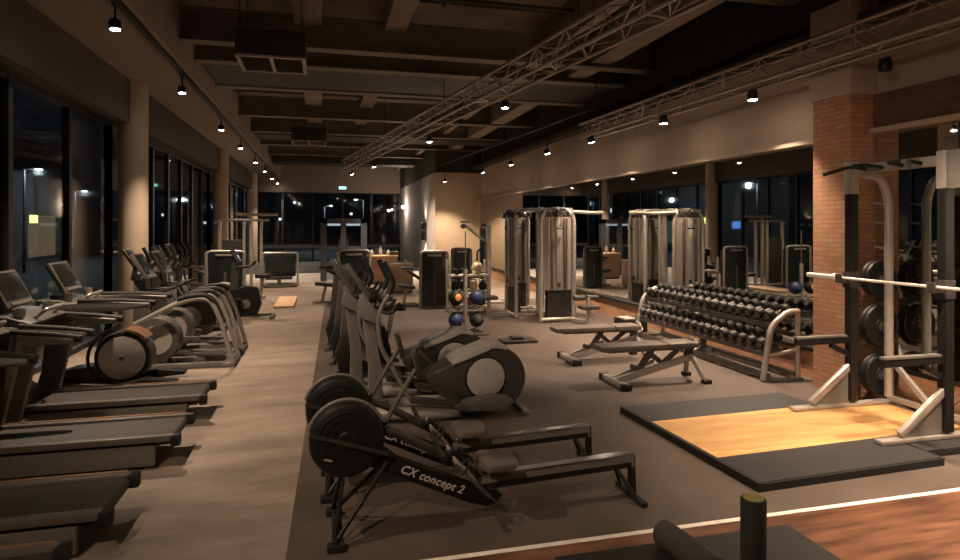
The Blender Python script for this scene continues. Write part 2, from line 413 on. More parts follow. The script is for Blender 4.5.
# trusses
def truss(a, b, s, label, hang):
    a = Vector(a); b = Vector(b); d = (b - a); L = d.length; d.normalize()
    sd = d.cross(Vector((0, 0, 1))).normalized(); up = Vector((0, 0, 1))
    t = thing('lighting_truss', label, 'truss', a, 0, 'lighting trusses')
    c = [sd * i * s / 2 + up * j * s for i in (-1, 1) for j in (0, 1)]
    for v in c: MB().cyl(v, v + d * L, .024, n=10).build('chord', 'truss', t)
    n = round(L / (s * 1.25)); st = L / n; lc = MB()
    pairs = [(c[0], c[1]), (c[2], c[3]), (c[0], c[2]), (c[1], c[3])]
    for k in range(n):
        for q, (p1, p2) in enumerate(pairs):
            f, g = (p1, p2) if (k + q) % 2 else (p2, p1)
            lc.cyl(f + d * st * k, g + d * st * (k + 1), .009, n=5)
    for k in range(0, n + 1, 6):
        for p1, p2 in pairs: lc.cyl(p1 + d * st * k, p2 + d * st * k, .011, n=5)
    lc.build('lacing', 'truss', t)
    for k in hang: MB().cyl(up * s + d * k, up * (5.4 - a.z) + d * k, .01, n=6).build('hanger_rod', 'duct', t)
truss((3.74, .9, 3.88), (.85, 22.6, 3.88), .30, 'long aluminium box truss hung diagonally over the middle of the room', (1, 6, 11, 16, 21))
truss((5.42, -1.0, 3.59), (5.08, 11.4, 3.59), .27, 'aluminium box truss running along the top of the mirror wall', (1, 5, 9, 12))

# track lamps
def lamp_thing(loc, label, group, tilt=(0, 0), drop=.24, power=260, cone=86, hot=True):
    t = thing('track_spotlight', label, 'ceiling lamp', loc, 0, group)
    q = Euler((tilt[0], tilt[1], 0))
    can = MB().lathe((0, 0, 0), (0, 0, 1), [(.058, .0), (.062, .015), (.062, .085), (.05, .105), (.02, .108)], 20).build('lamp_head', 'black', t); can.rotation_euler = q
    MB().cyl((0, 0, .095), (0, 0, drop), .012, n=8).box((0, 0, drop), (.05, .1, .02)).build('bracket', 'black', t)
    if hot:
        ln = MB().lathe((0, 0, 0), (0, 0, 1), [(.05, -.006), (.052, .004)], 20).build('lens', 'lamp_glow', t); ln.rotation_euler = q
        L = bpy.data.lights.new('bulb', 'SPOT'); L.energy = power; L.color = WARM; L.spot_size = R(cone); L.spot_blend = .6; L.shadow_soft_size = .05
        o = bpy.data.objects.new('bulb', L); COL.objects.link(o); o.parent = t; o.location = (0, 0, -.02); o.rotation_euler = q
    return t
ORD = ['first', 'second', 'third', 'fourth', 'fifth', 'sixth', 'seventh', 'eighth', 'ninth', 'tenth', 'eleventh', 'twelfth', 'thirteenth', 'fourteenth', 'fifteenth', 'sixteenth', 'seventeenth', 'eighteenth']
LP = 210
ly = [7.55, 10.9, 14.9, 18.3, 22.3, 25.8, 29.6, 32.9]
for k, y in enumerate(ly):
    lamp_thing((-2.19, y, 4.0), 'glowing spotlight under the left soffit, %s from the camera end' % ORD[k], 'spotlights on the left ceiling rail', (0, R(-3)), .26, LP)
for y, q in ((.2, (R(37), R(-41))), (3.9, (R(23), R(-48)))): lamp_thing((-2.19, y, 4.0), 'added fill spotlight under the left soffit, out of view', 'spotlights on the left ceiling rail', q, .26, LP * .6)  # unseen spots added and aimed to fill rowers and ellipticals with light
struct(MB().b2((-2.19, -4, 4.255), (-2.11, YB, 4.30)).build('trim_7', 'black'))
ty = [(2.84, 9.52), (2.34, 13.8), (1.62, 20.1), (1.07, 23.2)]
for k, (x, y) in enumerate(ty):
    lamp_thing((x, y, 3.74), 'glowing spotlight along the diagonal truss, %s from the camera end' % ORD[k], 'spotlights along the diagonal truss', (0, R(-34) if k == 3 else 0), (.10 if k < 3 else .9), LP * (1 if k < 3 else 1.6))
for x, y in ((3.75, 1.2), (3.45, 3.5)): lamp_thing((x, y, 3.72), 'added spotlight on the diagonal truss, out of view', 'spotlights along the diagonal truss', (0, R(-16)), .10, LP)  # unseen truss spots, added and tilted to light the power rack
ry = [(5.2, 6.65), (5.07, 8.51), (4.91, 10.78), (4.75, 12.7), (4.72, 15.26), (4.6, 17.7), (4.22, 21.6)]
for k, (x, y) in enumerate(ry):
    lamp_thing((x, y, 3.42), 'glowing spotlight above the mirror wall, %s from the brick pillar' % ORD[k], 'spotlights above the mirror wall', (0, R([-2, -5, -13, -17, -18, -20, 0][k])) if k < 6 else (R(5), R(-3)), (.115 if k < 3 else .62), LP if k < 6 else LP * .9, 96)
lamp_thing((5.45, 5.0, 3.4), 'unlit black spotlight hanging right of the pillar head', 'spotlights above the mirror wall', (0, 0), .12, 0, hot=False)
for x, y in ((5.3, 3.2), (5.35, .6)): lamp_thing((x, y, 3.42), 'added spotlight above the mirror wall, out of view', 'spotlights above the mirror wall', (0, 0), .10, LP)  # unseen spots added to bring light into the foreground
struct(MB().bar((4.93, 10.7, 4.06), (4.18, 22.2, 4.06), .05, .04).build('trim_8', 'black'))

# exit sign, wall sign box
t = thing('exit_sign', 'small glowing green exit sign on the far bulkhead', 'sign', (1.05, YB - .04, 3.78))
MB().b2((-.20, 0, 0), (.20, .04, .16)).build('housing', 'white', t)
MB().b2((-.185, -.012, .015), (.185, .002, .145)).build('lit_panel', 'exit_glow', t)
t = thing('wall_sconce', 'dark two block wall light on the grey return wall', 'wall light', (4.09, 25.0, 0))
MB().b2((-.14, -.30, 1.72), (0, .30, 2.0), .01).build('upper_block', 'screen', t)
MB().b2((-.14, -.26, 1.28), (0, .26, 1.66), .01).build('lower_block', 'screen', t)
for z, q in ((2.03, PI), (1.25, 0)):
    L = bpy.data.lights.new('bulb', 'SPOT'); L.energy = 22; L.color = WARM; L.spot_size = R(110); L.spot_blend = .9; L.shadow_soft_size = .04
    o = bpy.data.objects.new('bulb', L); COL.objects.link(o); o.parent = t; o.location = (-.17, 0, z); o.rotation_euler = (q, 0, 0)

t = thing('wall_globe', 'small glowing wall lamp added high at the far end of the grey return wall', 'wall light', (4.09, 31.0, 2.8))  # far light point built as a wall lamp, added to brighten the return wall
MB().cyl((0, 0, 0), (-.10, 0, 0), .02, n=8).build('bracket', 'black', t)
MB().ball((-.16, 0, 0), .07, n=16).build('globe', 'lamp_glow', t)
L = bpy.data.lights.new('bulb', 'POINT'); L.energy = 20; L.color = WARM; L.shadow_soft_size = .08
o = bpy.data.objects.new('bulb', L); COL.objects.link(o); o.parent = t; o.location = (-.36, 0, -.05)

# entrance portal
t = bpy.data.objects.new('door_1', None); COL.objects.link(t); t.location = (.0, 21.45, 0); struct(t)
struct(MB().b2((-.05, -.08, 0), (.15, .1, 2.1)).b2((1.28, -.08, 0), (1.48, .1, 2.1)).b2((.62, -.06, 0), (.78, .08, 2.1)).b2((-.05, -.08, 1.95), (1.48, .1, 2.1)).b2((.15, -.04, 1.06), (1.28, .04, 1.16)).build('door_frame', 'portal', t))
struct(MB().b2((.18, -.05, 1.86), (.60, -.03, 1.93)).b2((.80, -.05, 1.86), (1.26, -.03, 1.93)).build('door_light_strip', 'panel_glow', t))
struct(MB().b2((.15, -.006, .05), (.62, .006, 1.95)).b2((.78, -.006, .05), (1.28, .006, 1.95)).build('door_pane', 'glass', t))
struct(MB().cyl((.58, -.1, .9), (.58, -.1, 1.4), .015).cyl((.83, -.1, .9), (.83, -.1, 1.4), .015).build('door_handle', 'chrome', t))

# ------------------------------------------------------------------ cardio machines
def screen_slab(t, c, w, h, tilt, name='console', m='charcoal'):
    # a console facing +x, leaning back by TILT
    o = MB().box((0, 0, 0), (.05, w, h), bev=.018).build(name, m, t)
    o.location = c; o.rotation_euler = (0, -tilt, 0)
    MB().box((.027, 0, .02), (.006, w * .86, h * .74), bev=.002).build('screen', 'screen', o)
    MB().box((.03, 0, -h * .42), (.01, w * .7, h * .08), bev=.003).build('key_strip', 'grey_plastic', o)
    return o

def make_treadmill(label, loc):
    t = thing('treadmill', label, 'treadmill', loc, 0, 'treadmills facing the windows')
    MB().b2((-1.98, -.24, .05), (-.2, .24, .20)).cyl((-.25, -.25, .03), (-.25, .25, .03), .03).cyl((-1.9, -.25, .03), (-1.9, .25, .03), .03).build('base_frame', 'black', t)
    for s in (-1, 1):
        MB().b2((-1.95, s * .24, .03), (-.15, s * .285, .185), .008).build('side_panel', 'panel_grey', t)
        ra = MB().b2((-1.62, s * .235, .21), (-.01, s * .305, .262), .014).build('side_rail', 'rail_grey', t)
        if s > 0: MB().b2((-1.55, .285, .258), (-.05, .308, .268), .003).build('rail_glint', 'orange', ra)  # strip painting the lamp reflection along the far rail edge
        MB().b2((-.04, s * .225, .17), (.03, s * .31, .262), .018).build('rear_cap', 'rubber', t)
        up = MB().prism([(-1.68, .1), (-1.46, .1), (-1.29, .9), (-1.45, .9)], s * .36, s * .43, 'y', .012).build('upright', 'grey_plastic', t)
        MB().prism([(-1.72, .05), (-1.40, .05), (-1.44, .16), (-1.68, .18)], s * .26, s * .43, 'y', .01).build('upright_foot', 'light_grey', t)
        hr = MB().prism([(-.92, .87), (-.92, .92), (-1.35, .965), (-1.8, 1.0), (-1.8, .90), (-1.35, .86)], s * .375, s * .455, 'y', .02).build('handrail', 'grey_plastic', t)
        MB().tube([(-.88, s * .415, .905), (-1.1, s * .415, .94), (-1.45, s * .415, .975)], .034, 10).build('grip', 'rubber', hr)
    MB().prism([(-1.55, .236)] + [(-.05 + .035 * math.sin(R(a)), .206 + .035 * math.cos(R(a))) for a in range(0, 181, 20)] + [(-1.55, .171)], -.235, .235, 'y').build('running_belt', 'belt', t)
    MB().prism([(-2.1, .04), (-2.1, .22), (-1.95, .34), (-1.68, .35), (-1.53, .25), (-1.53, .04)], -.40, .40, 'y', .02).build('motor_hood', 'charcoal', t)
    MB().bar((-1.82, 0, .3), (-1.75, 0, 1.1), .30, .07, (1, 0, 0), .02).build('console_mast', 'charcoal', t)
    MB().prism([(-1.85, .93), (-1.40, .96), (-1.36, 1.0), (-1.55, 1.06), (-1.85, 1.08)], -.40, .40, 'y', .02).build('control_shelf', 'charcoal', t)
    MB().tube([(-1.42, -.2, 1.02), (-1.33, -.2, 1.1), (-1.33, .2, 1.1), (-1.42, .2, 1.02)], .016, 8, .04).build('pulse_bar', 'silver', t)
    for s in (-1, 1): MB().lathe((-1.5, s * .3, 1.05), (0, 0, 1), [(.045, 0), (.05, .07), (.044, .07), (.04, .01)], 14).build('cup_holder', 'light_grey', t)
    screen_slab(t, (-1.70, 0, 1.27), .52, .36, R(27))
    return t
tm = make_treadmill('dark treadmill beside the cross trainer, fourth from the camera', (-1.08, 6.58, 0))
dup(tm, (-1.08, 5.45, 0), 0, 'dark treadmill with its whole rear deck in view, third from the camera')
dup(tm, (-1.17, 4.16, 0), 0, 'dark treadmill at the left picture edge, second from the camera')
dup(tm, (-1.25, 3.25, 0), 0, 'dark treadmill cut off by the bottom left corner, nearest the camera')

def make_elliptical(label, loc, group, mast=-1.50, disc=.19, discmat='disc_grey', trim='disc_grey'):
    t = thing('elliptical_trainer', label, 'elliptical trainer', loc, 0, group)
    cx, cz = -.355, .355
    out = arc(cx, cz, .315, -80, 100, 22) + [(-.64, .575), (-.96, .45), (-1.02, .40), (-1.0, .34), (-.84, .18), (-.64, .06)]
    MB().prism(out, -.16, .16, 'y', .02).build('drive_shroud', 'plastic', t)
    for s in (-1, 1):
        MB().lathe((cx - .09, s * .155, cz + .015), (0, s, 0), [(disc + .02, 0), (disc + .02, .012), (disc + .005, .018)], 36).build('disc_rim', 'black', t)
        MB().lathe((cx - .09, s * .168, cz + .015), (0, s, 0), [(disc, 0), (disc, .008), (disc - .015, .014), (.03, .018), (.005, .018)], 36).build('side_disc', discmat, t)
    f1 = arc(cx, cz, .332, 66, 102, 12); f2 = arc(cx, cz, .298, 102, 66, 12)
    MB().prism(f1 + [(-.66, .60), (-.78, .545), (-.78, .50), (-.64, .555)] + f2, -.175, .175, 'y', .01).build('fender', trim, t)
    for s in (-1, 1):
        MB().tube([(-.72, s * .19, .07), (-1.05, s * .21, .08), (mast - .02, s * .14, .09)], .06, 12).build('base_rail', 'silver', t)
        MB().prism([(-.22, .17), (-.24, .21), (-.42, .235), (-.66, .205), (-.80, .155), (-.72, .11), (-.3, .09)], s * .21, s * .36, 'y', .02).build('pedal', 'charcoal', t)
        MB().bar((-.72, s * .28, .165), (mast + .30, s * .28, .24), .05, .06, bev=.01).build('pedal_arm', 'plastic', t)
        MB().tube([(mast + .30, s * .28, .24), (mast + .02, s * .29, .75), (mast + .0, s * .28, 1.05), (mast + .16, s * .25, 1.30), (mast + .06, s * .24, 1.50)], .020, 10, .12).build('swing_arm', 'grey_plastic', t)
        MB().tube([(mast + .10, s * .256, 1.22), (mast + .155, s * .25, 1.31), (mast + .06, s * .24, 1.51)], .028, 10, .05).build('hand_grip', 'rubber', t)
    MB().b2((-.08, -.24, 0), (-.02, .24, .045), .012).build('rear_foot', 'grey_plastic', t)
    MB().b2((mast - .08, -.3, 0), (mast + .02, .3, .06), .015).build('front_foot', 'charcoal', t)
    MB().prism([(mast - .07, .05), (mast + .09, .05), (mast + .05, .55), (mast - .06, 1.20), (mast - .15, 1.20), (mast - .06, .5)], -.05, .05, 'y', .02).build('mast', 'grey_plastic', t)
    MB().prism([(mast - .16, 1.0), (mast + .0, .92), (mast + .06, 1.0), (mast - .12, 1.18)], -.14, .14, 'y', .02).build('console_neck', 'grey_plastic', t)
    MB().tube([(mast - .1, -.05, 1.08), (mast + .14, -.17, 1.02), (mast + .22, -.17, 1.12)], .018, 8, .05).tube([(mast - .1, .05, 1.08), (mast + .14, .17, 1.02), (mast + .22, .17, 1.12)], .018, 8, .05).build('fixed_handlebar', 'rubber', t)
    screen_slab(t, (mast - .16, 0, 1.33), .40, .36, R(34))
    return t
el = make_elliptical('grey elliptical trainer standing right behind the rowers', (1.99, 6.00, .004), 'elliptical trainers on the rubber floor')
dup(el, (1.86, 6.86, .004), 0, 'grey elliptical trainer second behind the rowers, half hidden by the first')
def make_glider(label, loc):
    t = thing('cross_trainer', label, 'cross trainer', loc, 0, 'cardio machines facing the windows')
    cx, cz = -.45, .40
    MB().prism(arc(cx, cz, .285, -70, 200, 24) + [(-.95, .30), (-1.2, .22), (-1.2, .06), (-.5, .06)], -.13, .13, 'y', .02).build('drive_shroud', 'plastic', t)
    for s in (-1, 1):
        MB().lathe((cx, s * .125, cz), (0, s, 0), [(.275, 0), (.275, .012), (.25, .018)], 40).build('disc_rim', 'black', t)
        d = MB().lathe((cx, s * .14, cz), (0, s, 0), [(.235, 0), (.235, .008), (.22, .014), (.04, .018)], 40).build('side_disc', 'disc_grey', t)
        MB().lathe((cx, s * .158, cz), (0, s, 0), [(.03, 0), (.025, .01)], 16).build('hub_cap', 'charcoal', d)
        MB().tube([(cx + .335 * math.cos(R(a)), s * .15, cz + .335 * math.sin(R(a))) for a in range(105, 251, 12)], .018, 8).build('guard_tube', 'black', t)
        MB().prism([(.12, .11), (.14, .15), (-.2, .19), (-.5, .12), (-.5, .07)], s * .17, s * .31, 'y', .015).build('pedal', 'black', t)
        MB().bar((-.5, s * .24, .10), (-1.2, s * .2, .16), .05, .05).build('pedal_arm', 'charcoal', t)
        hr = MB().prism([(-.10, .98), (-.10, 1.03), (-.5, 1.05), (-1.15, 1.04), (-1.15, .92), (-.6, .93)], s * .33, s * .41, 'y', .02).build('handrail', 'grey_plastic', t)
        MB().tube([(-.06, s * .37, 1.02), (-.4, s * .37, 1.05), (-.8, s * .37, 1.055)], .034, 10).build('grip', 'rubber', hr)
        MB().lathe((-.92, s * .28, 1.06), (0, 0, 1), [(.04, 0), (.045, .08), (.04, .08), (.036, .01)], 14).build('cup_holder', 'light_grey', t)
    MB().prism(arc(cx, cz, .315, 40, 85, 10) + arc(cx, cz, .285, 85, 40, 10), -.15, .15, 'y', .008).build('fender', 'orange', t)  # orange colour paints the lamp highlight on the fender top
    MB().b2((-1.3, -.3, 0), (-1.2, .3, .07), .012).b2((-.1, -.28, 0), (-.02, .28, .06), .012).bar((-1.25, 0, .04), (-.05, 0, .04), .12, .05).build('base_frame', 'charcoal', t)
    MB().bar((-1.22, 0, .1), (-1.12, 0, 1.1), .22, .09, (1, 0, 0), .02).build('mast', 'charcoal', t)
    MB().prism([(-1.2, .93), (-.80, .97), (-.76, 1.01), (-.95, 1.06), (-1.2, 1.08)], -.36, .36, 'y', .02).build('control_shelf', 'charcoal', t)
    MB().tube([(-.84, -.2, 1.03), (-.75, -.2, 1.11), (-.75, .2, 1.11), (-.84, .2, 1.03)], .016, 8, .04).build('pulse_bar', 'silver', t)
    screen_slab(t, (-1.06, 0, 1.29), .50, .36, R(27))
    return t
make_glider('cross trainer with pale disc wheel beside the last treadmill', (-1.68, 7.72, 0))
far = [(-1.62, 10.95), (-1.62, 11.85), (-1.62, 12.75), (-1.62, 13.65)]
names = ['just past the arched steppers', 'second past the arched steppers', 'third past the arched steppers', 'farthest down the window row']
fe = None
for (x, y), w in zip(far, names):
    lb = 'dark elliptical trainer by the windows, ' + w
    if fe is None: fe = make_elliptical(lb, (x, y, 0), 'cardio machines facing the windows', -1.15, .19, 'grey_plastic')
    else: dup(fe, (x, y, 0), 0, lb)

def make_stepper(label, loc):
    t = thing('stepper_machine', label, 'stepper', loc, 0, 'arched rail steppers')
    MB().b2((-1.3, -.27, .0), (-.02, -.17, .07), .012).b2((-1.3, .17, 0), (-.02, .27, .07), .012).b2((-1.3, -.27, 0), (-1.18, .27, .08), .012).b2((-.14, -.3, 0), (.02, .3, .06), .012).build('base_frame', 'grey_plastic', t)
    MB().prism(arc(-.98, .36, .30, -70, 190, 20) + [(-1.28, .05), (-.75, .05)], -.15, .15, 'y', .02).build('drive_shroud', 'charcoal', t)
    for s in (-1, 1):
        MB().lathe((-.95, s * .15, .37), (0, s, 0), [(.19, 0), (.19, .012), (.03, .016)], 30).build('side_disc', 'disc_grey', t)
        MB().tube([(-1.18, s * .25, .60), (-.60, s * .25, .89), (-.30, s * .25, .92), (-.16, s * .25, .62), (0, s * .25, .04)], .030, 12, .14, 8).build('arched_rail', 'silver', t)
        MB().tube([(-.68, s * .25, .895), (-.55, s * .25, .935), (-.34, s * .25, .955), (-.25, s * .25, .87)], .036, 10, .08).build('rail_grip', 'rubber', t)
        MB().bar((-.85, s * .1, .30 + .06 * s), (-.35, s * .1, .22 + .1 * s), .05, .04).build('pedal_arm', 'charcoal', t)
        MB().box((-.30, s * .1, .24 + .1 * s), (.34, .15, .03), (0, R(4), 0), .01).build('pedal', 'plastic', t)
    MB().prism([(-1.25, .3), (-1.05, .4), (-1.10, 1.15), (-1.24, 1.15)], -.08, .08, 'y', .02).build('mast', 'charcoal', t)
    MB().tube([(-1.12, -.08, 1.0), (-.9, -.25, 1.0), (-.7, -.25, 1.06)], .018, 8, .06).tube([(-1.12, .08, 1.0), (-.9, .25, 1.0), (-.7, .25, 1.06)], .018, 8, .06).build('fixed_handlebar', 'rubber', t)
    screen_slab(t, (-1.14, 0, 1.32), .44, .38, R(30))
    return t
st = make_stepper('stepper with two arched silver handrails, the nearer of the pair', (-1.13, 8.97, 0))
dup(st, (-1.13, 9.88, 0), 0, 'stepper with two arched silver handrails, behind the nearer one')

def make_bike(label, loc, rz=0, group='upright exercise bikes'):
    t = thing('exercise_bike', label, 'exercise bike', loc, rz, group)
    MB().b2((-.92, -.25, 0), (-.84, .25, .06), .015).b2((-.06, -.27, 0), (.02, .27, .06), .015).bar((-.88, 0, .06), (-.02, 0, .06), .09, .05).build('base_frame', 'charcoal', t)
    MB().prism([(-.85, .08), (-.30, .08), (-.22, .3), (-.30, .62), (-.52, .66), (-.80, .56), (-.90, .3)], -.11, .11, 'y', .03).build('drive_shroud', 'black', t)
    for s in (-1, 1):
        c = MB().lathe((-.52, s * .11, .30), (0, s, 0), [(.09, 0), (.09, .014), (.02, .02)], 24).bar((-.52, s * .14, .30), (-.52 + .12 * s, s * .14, .30 - .12 * s), .02, .03).build('crank', 'grey_plastic', t)
        MB().box((-.52 + .12 * s, s * .21, .30 - .12 * s), (.12, .09, .03), bev=.008).build('pedal', 'plastic', t)
    MB().cyl((-.26, 0, .45), (-.20, 0, .80), .03, n=12).build('seat_post', 'silver', t)
    MB().prism([(-.36, -.03), (-.30, -.05), (-.10, -.12), (-.04, -.08), (-.04, .08), (-.10, .12), (-.30, .05), (-.36, .03)], .80, .88, 'z', .02).build('seat', 'leather', t)
    MB().prism([(-.84, .5), (-.70, .5), (-.66, 1.1), (-.78, 1.12)], -.06, .06, 'y', .02).build('mast', 'charcoal', t)
    MB().tube([(-.70, 0, 1.0), (-.68, -.24, 1.02), (-.40, -.25, 1.05), (-.36, -.2, 1.14)], .018, 8, .06).tube([(-.70, 0, 1.0), (-.68, .24, 1.02), (-.40, .25, 1.05), (-.36, .2, 1.14)], .018, 8, .06).build('handlebar', 'rubber', t)
    screen_slab(t, (-.72, 0, 1.25), .36, .28, R(32))
    return t
bk = make_bike('black upright exercise bike behind the second elliptical trainer', (1.05, 7.75, 0))
dup(bk, (1.0, 8.7, 0), 0, 'black upright exercise bike farther back, last of the rubber floor cardio row')
dup(bk, (.95, 9.65, 0), 0, 'black upright exercise bike nearest the reception, behind the other bikes')
dup(bk, (-.95, 13.2, 0), 0, 'black upright exercise bike at the walkway edge near the window row')

# ------------------------------------------------------------------ rowers
def make_rower(label, loc, rz):
    t = thing('rowing_machine', label, 'rowing machine', loc, rz, 'rowing machines')
    # flywheel cage
    MB().lathe((.10, -.10, .565), (0, 1, 0), [(.05, .012), (.06, .02), (.195, .02), (.212, .028), (.222, .05), (.222, .15), (.212, .172), (.195, .18), (.06, .18), (.05, .188)], 44).build('flywheel_cage', 'black', t)
    for s in (-1, 1):
        for rr in (.09, .13, .17):
            MB().lathe((.10, s * .079, .565), (0, s, 0), [(rr - .006, 0), (rr - .004, .006), (rr + .004, .006), (rr + .006, 0)], 36).build('cage_vent', 'black', t)
    MB().tube([(.10 + .23 * math.cos(R(a)), 0, .565 + .23 * math.sin(R(a))) for a in range(20, 165, 9)], .011, 8).build('cage_rim', 'grey_plastic', t)
    MB().bar((-.12, -.095, .625), (.34, -.095, .475), .012, .022).build('cage_strap', 'plastic', t)
    MB().box((-.01, -.083, .465), (.05, .006, .012), (0, R(14), 0)).build('cage_badge', 'light_grey', t)
    # main beam and upper strut
    bm_ = MB().prism([(.14, .62), (.28, .60), (.31, .49), (.40, .415), (.97, .170), (1.03, .075), (.97, .06), (.86, .095), (.32, .345), (.20, .40)], -.03, .03, 'y', .006).build('main_beam', 'black', t)
    MB().tube([(.26, 0, .60), (.40, 0, .57), (.89, 0, .285)], .028, 10, .05).build('chain_tube', 'plastic', t)
    # footboard
    for s in (-1, 1):
        MB().box((.855, s * .105, .28), (.32, .10, .022), (0, R(46), 0), .006).build('footboard', 'charcoal', t)
        MB().box((.81, s * .105, .345), (.19, .09, .012), (0, R(46), 0), .004).build('flex_foot', 'light_grey', t)
        MB().tube([(.78, s * .05, .33), (.84, s * .06, .39), (.84, s * .15, .39), (.78, s * .16, .33)], .008, 6, .03).build('foot_strap', 'rubber', t)
    MB().bar((.74, 0, .42), (1.06, 0, .10), .05, .05).build('footboard_spine', 'black', t)
    # handle
    MB().cyl((.66, -.22, .46), (.66, .22, .46), .016, n=10).build('pull_handle', 'rubber', t)
    MB().box((.64, 0, .44), (.1, .06, .03), (0, R(30), 0)).build('handle_cradle', 'plastic', t)
    # monorail
    MB().bar((.92, 0, .205), (2.01, 0, .250), .055, .090, bev=.008).build('monorail', 'grey_plastic', t)
    MB().bar((.95, 0, .255), (2.0, 0, .297), .07, .012).build('rail_track', 'chrome', t)
    MB().bar((.95, -.029, .188), (1.99, -.029, .226), .004, .035).bar((.95, .029, .188), (1.99, .029, .226), .004, .035).build('rail_side', 'black', t)
    # seat
    se = MB().prism([(.93, -.10), (.96, -.155), (1.13, -.15), (1.17, -.09), (1.15, 0), (1.17, .09), (1.13, .15), (.96, .155), (.93, .10), (.945, 0)], .315, .360, 'z', .016).build('seat', 'brown_pad', t)
    MB().b2((.98, -.06, .255), (1.12, .06, .315), .01).build('seat_carriage', 'charcoal', se)
    # legs
    MB().tube([(.09, -.03, .42), (.02, -.20, .045)], .014, 8).tube([(.09, .03, .42), (.02, .20, .045)], .014, 8).tube([(.34, -.03, .40), (.04, -.20, .05)], .014, 8).tube([(.34, .03, .40), (.04, .20, .05)], .014, 8).build('front_leg', 'black', t)
    MB().cyl((.03, -.25, .045), (.03, .25, .045), .018, n=10).build('front_foot', 'black', t)
    for s in (-1, 1):
        MB().b2((-.02, s * .20, 0), (.08, s * .26, .045), .012).build('caster', 'rubber', t)
    MB().bar((2.0, 0, .29), (2.01, 0, .03), .05, .035).build('rear_leg', 'black', t)
    MB().tube([(1.88, 0, .22), (1.98, -.12, .04)], .014, 8).tube([(1.88, 0, .22), (1.98, .12, .04)], .014, 8).build('rear_brace', 'black', t)
    MB().bar((2.0, -.19, .018), (2.0, .19, .018), .045, .032, bev=.008).build('rear_foot', 'rubber', t)
    # monitor
    MB().tube([(.32, .06, .58), (.42, .06, .76), (.53, .06, .94)], .016, 8, .05).build('monitor_arm', 'charcoal', t)
    mo = MB().box((0, 0, 0), (.03, .15, .17), bev=.008).build('monitor', 'plastic', t); mo.location = (.54, .06, .97); mo.rotation_euler = (0, R(-15), 0)
    MB().box((.017, 0, .015), (.004, .11, .11)).build('monitor_screen', 'screen', mo)
    # lettering on both faces of the beam
    for s in (-1, 1):
        cu = bpy.data.curves.new('lettering', 'FONT'); cu.body = 'CX concept 2'; cu.size = .072; cu.shear = .25; cu.extrude = .001; cu.offset = .0012; cu.align_x = 'CENTER'; cu.align_y = 'CENTER'
        cu.space_character = 1.05
        o = bpy.data.objects.new('tmp_text', cu); COL.objects.link(o)
        bpy.context.view_layer.update()
        me = bpy.data.meshes.new_from_object(o.evaluated_get(bpy.context.evaluated_depsgraph_get()))
        bpy.data.objects.remove(o); me.materials.clear(); me.materials.append(M['white'])
        o = bpy.data.objects.new('lettering', me); COL.objects.link(o); o.parent = t
        ang = math.atan2(.455 - .205, 1.0 - .44)
        q = Matrix.Rotation(ang, 4, 'Y') @ Matrix.Rotation(R(90), 4, 'X')
        if s > 0: q = Matrix.Rotation(PI, 4, 'Z') @ Matrix.Rotation(-ang, 4, 'Y') @ Matrix.Rotation(R(90), 4, 'X')
        o.matrix_local = Matrix.Translation((.62, s * .0325, .268)) @ q
    return t
rw = make_rower('black rowing machine in front, nearest the white floor line', (.045, 3.84, .004), R(.3))
dup(rw, (.01, 4.50, .004), R(-.5), 'black rowing machine behind the front one, nearest the elliptical trainers')

# ------------------------------------------------------------------ benches
def make_bench(label, loc, rz=0):
    t = thing('adjustable_bench', label, 'weight bench', loc, rz, 'adjustable benches')
    MB().bar((0, -.27, .045), (0, .27, .045), .09, .06, bev=.012).build('front_foot', 'silver', t)
    for s in (-1, 1): MB().b2((-.055, s * .24, 0), (.055, s * .32, .08), .012).build('foot_cap', 'rubber', t)
    MB().bar((.02, -.03, .06), (1.0, -.03, .29), .055, .075, bev=.01).build('main_beam', 'silver', t)
    MB().bar((.03, .09, .06), (.55, .09, .24), .04, .05, bev=.008).build('ladder_beam', 'silver', t)
    for s in (-1, 1):
        MB().bar((.98, s * .06, .29), (1.06, s * .20, .04), .06, .05, bev=.008).build('rear_leg', 'silver', t)
        MB().b2((1.02, s * .17, 0), (1.12, s * .25, .05), .01).build('rear_cap', 'rubber', t)
    MB().bar((.95, 0, .28), (1.0, 0, .40), .05, .09).build('seat_support', 'charcoal', t)
    MB().bar((.32, .03, .15), (.50, .03, .39), .05, .06).bar((.22, .03, .20), (.36, .03, .16), .04, .05).bar((.62, .03, .22), (.45, .03, .36), .04, .05).bar((.62, .0, .22), (.82, 0, .37), .04, .05).build('adjuster', 'charcoal', t)
    MB().bar((-.1, 0, .395), (.98, 0, .395), .09, .03).build('pad_rail', 'charcoal', t)
    MB().b2((-.23, -.145, .41), (.62, .145, .475), .022).build('back_pad', 'brown_pad', t)
    MB().b2((.635, -.15, .41), (1.02, .15, .475), .022).build('seat_pad', 'brown_pad', t)
    MB().tube([(1.0, -.05, .36), (1.08, -.05, .40), (1.08, .05, .48), (1.02, .05, .50)], .014, 8, .03).build('seat_handle', 'silver', t)
    return t
bn = make_bench('flat adjustable bench nearer the wooden platform', (3.30, 6.60, 0))
dup(bn, (3.27, 7.90, 0), 0, 'flat adjustable bench farther back, towards the multi gym')

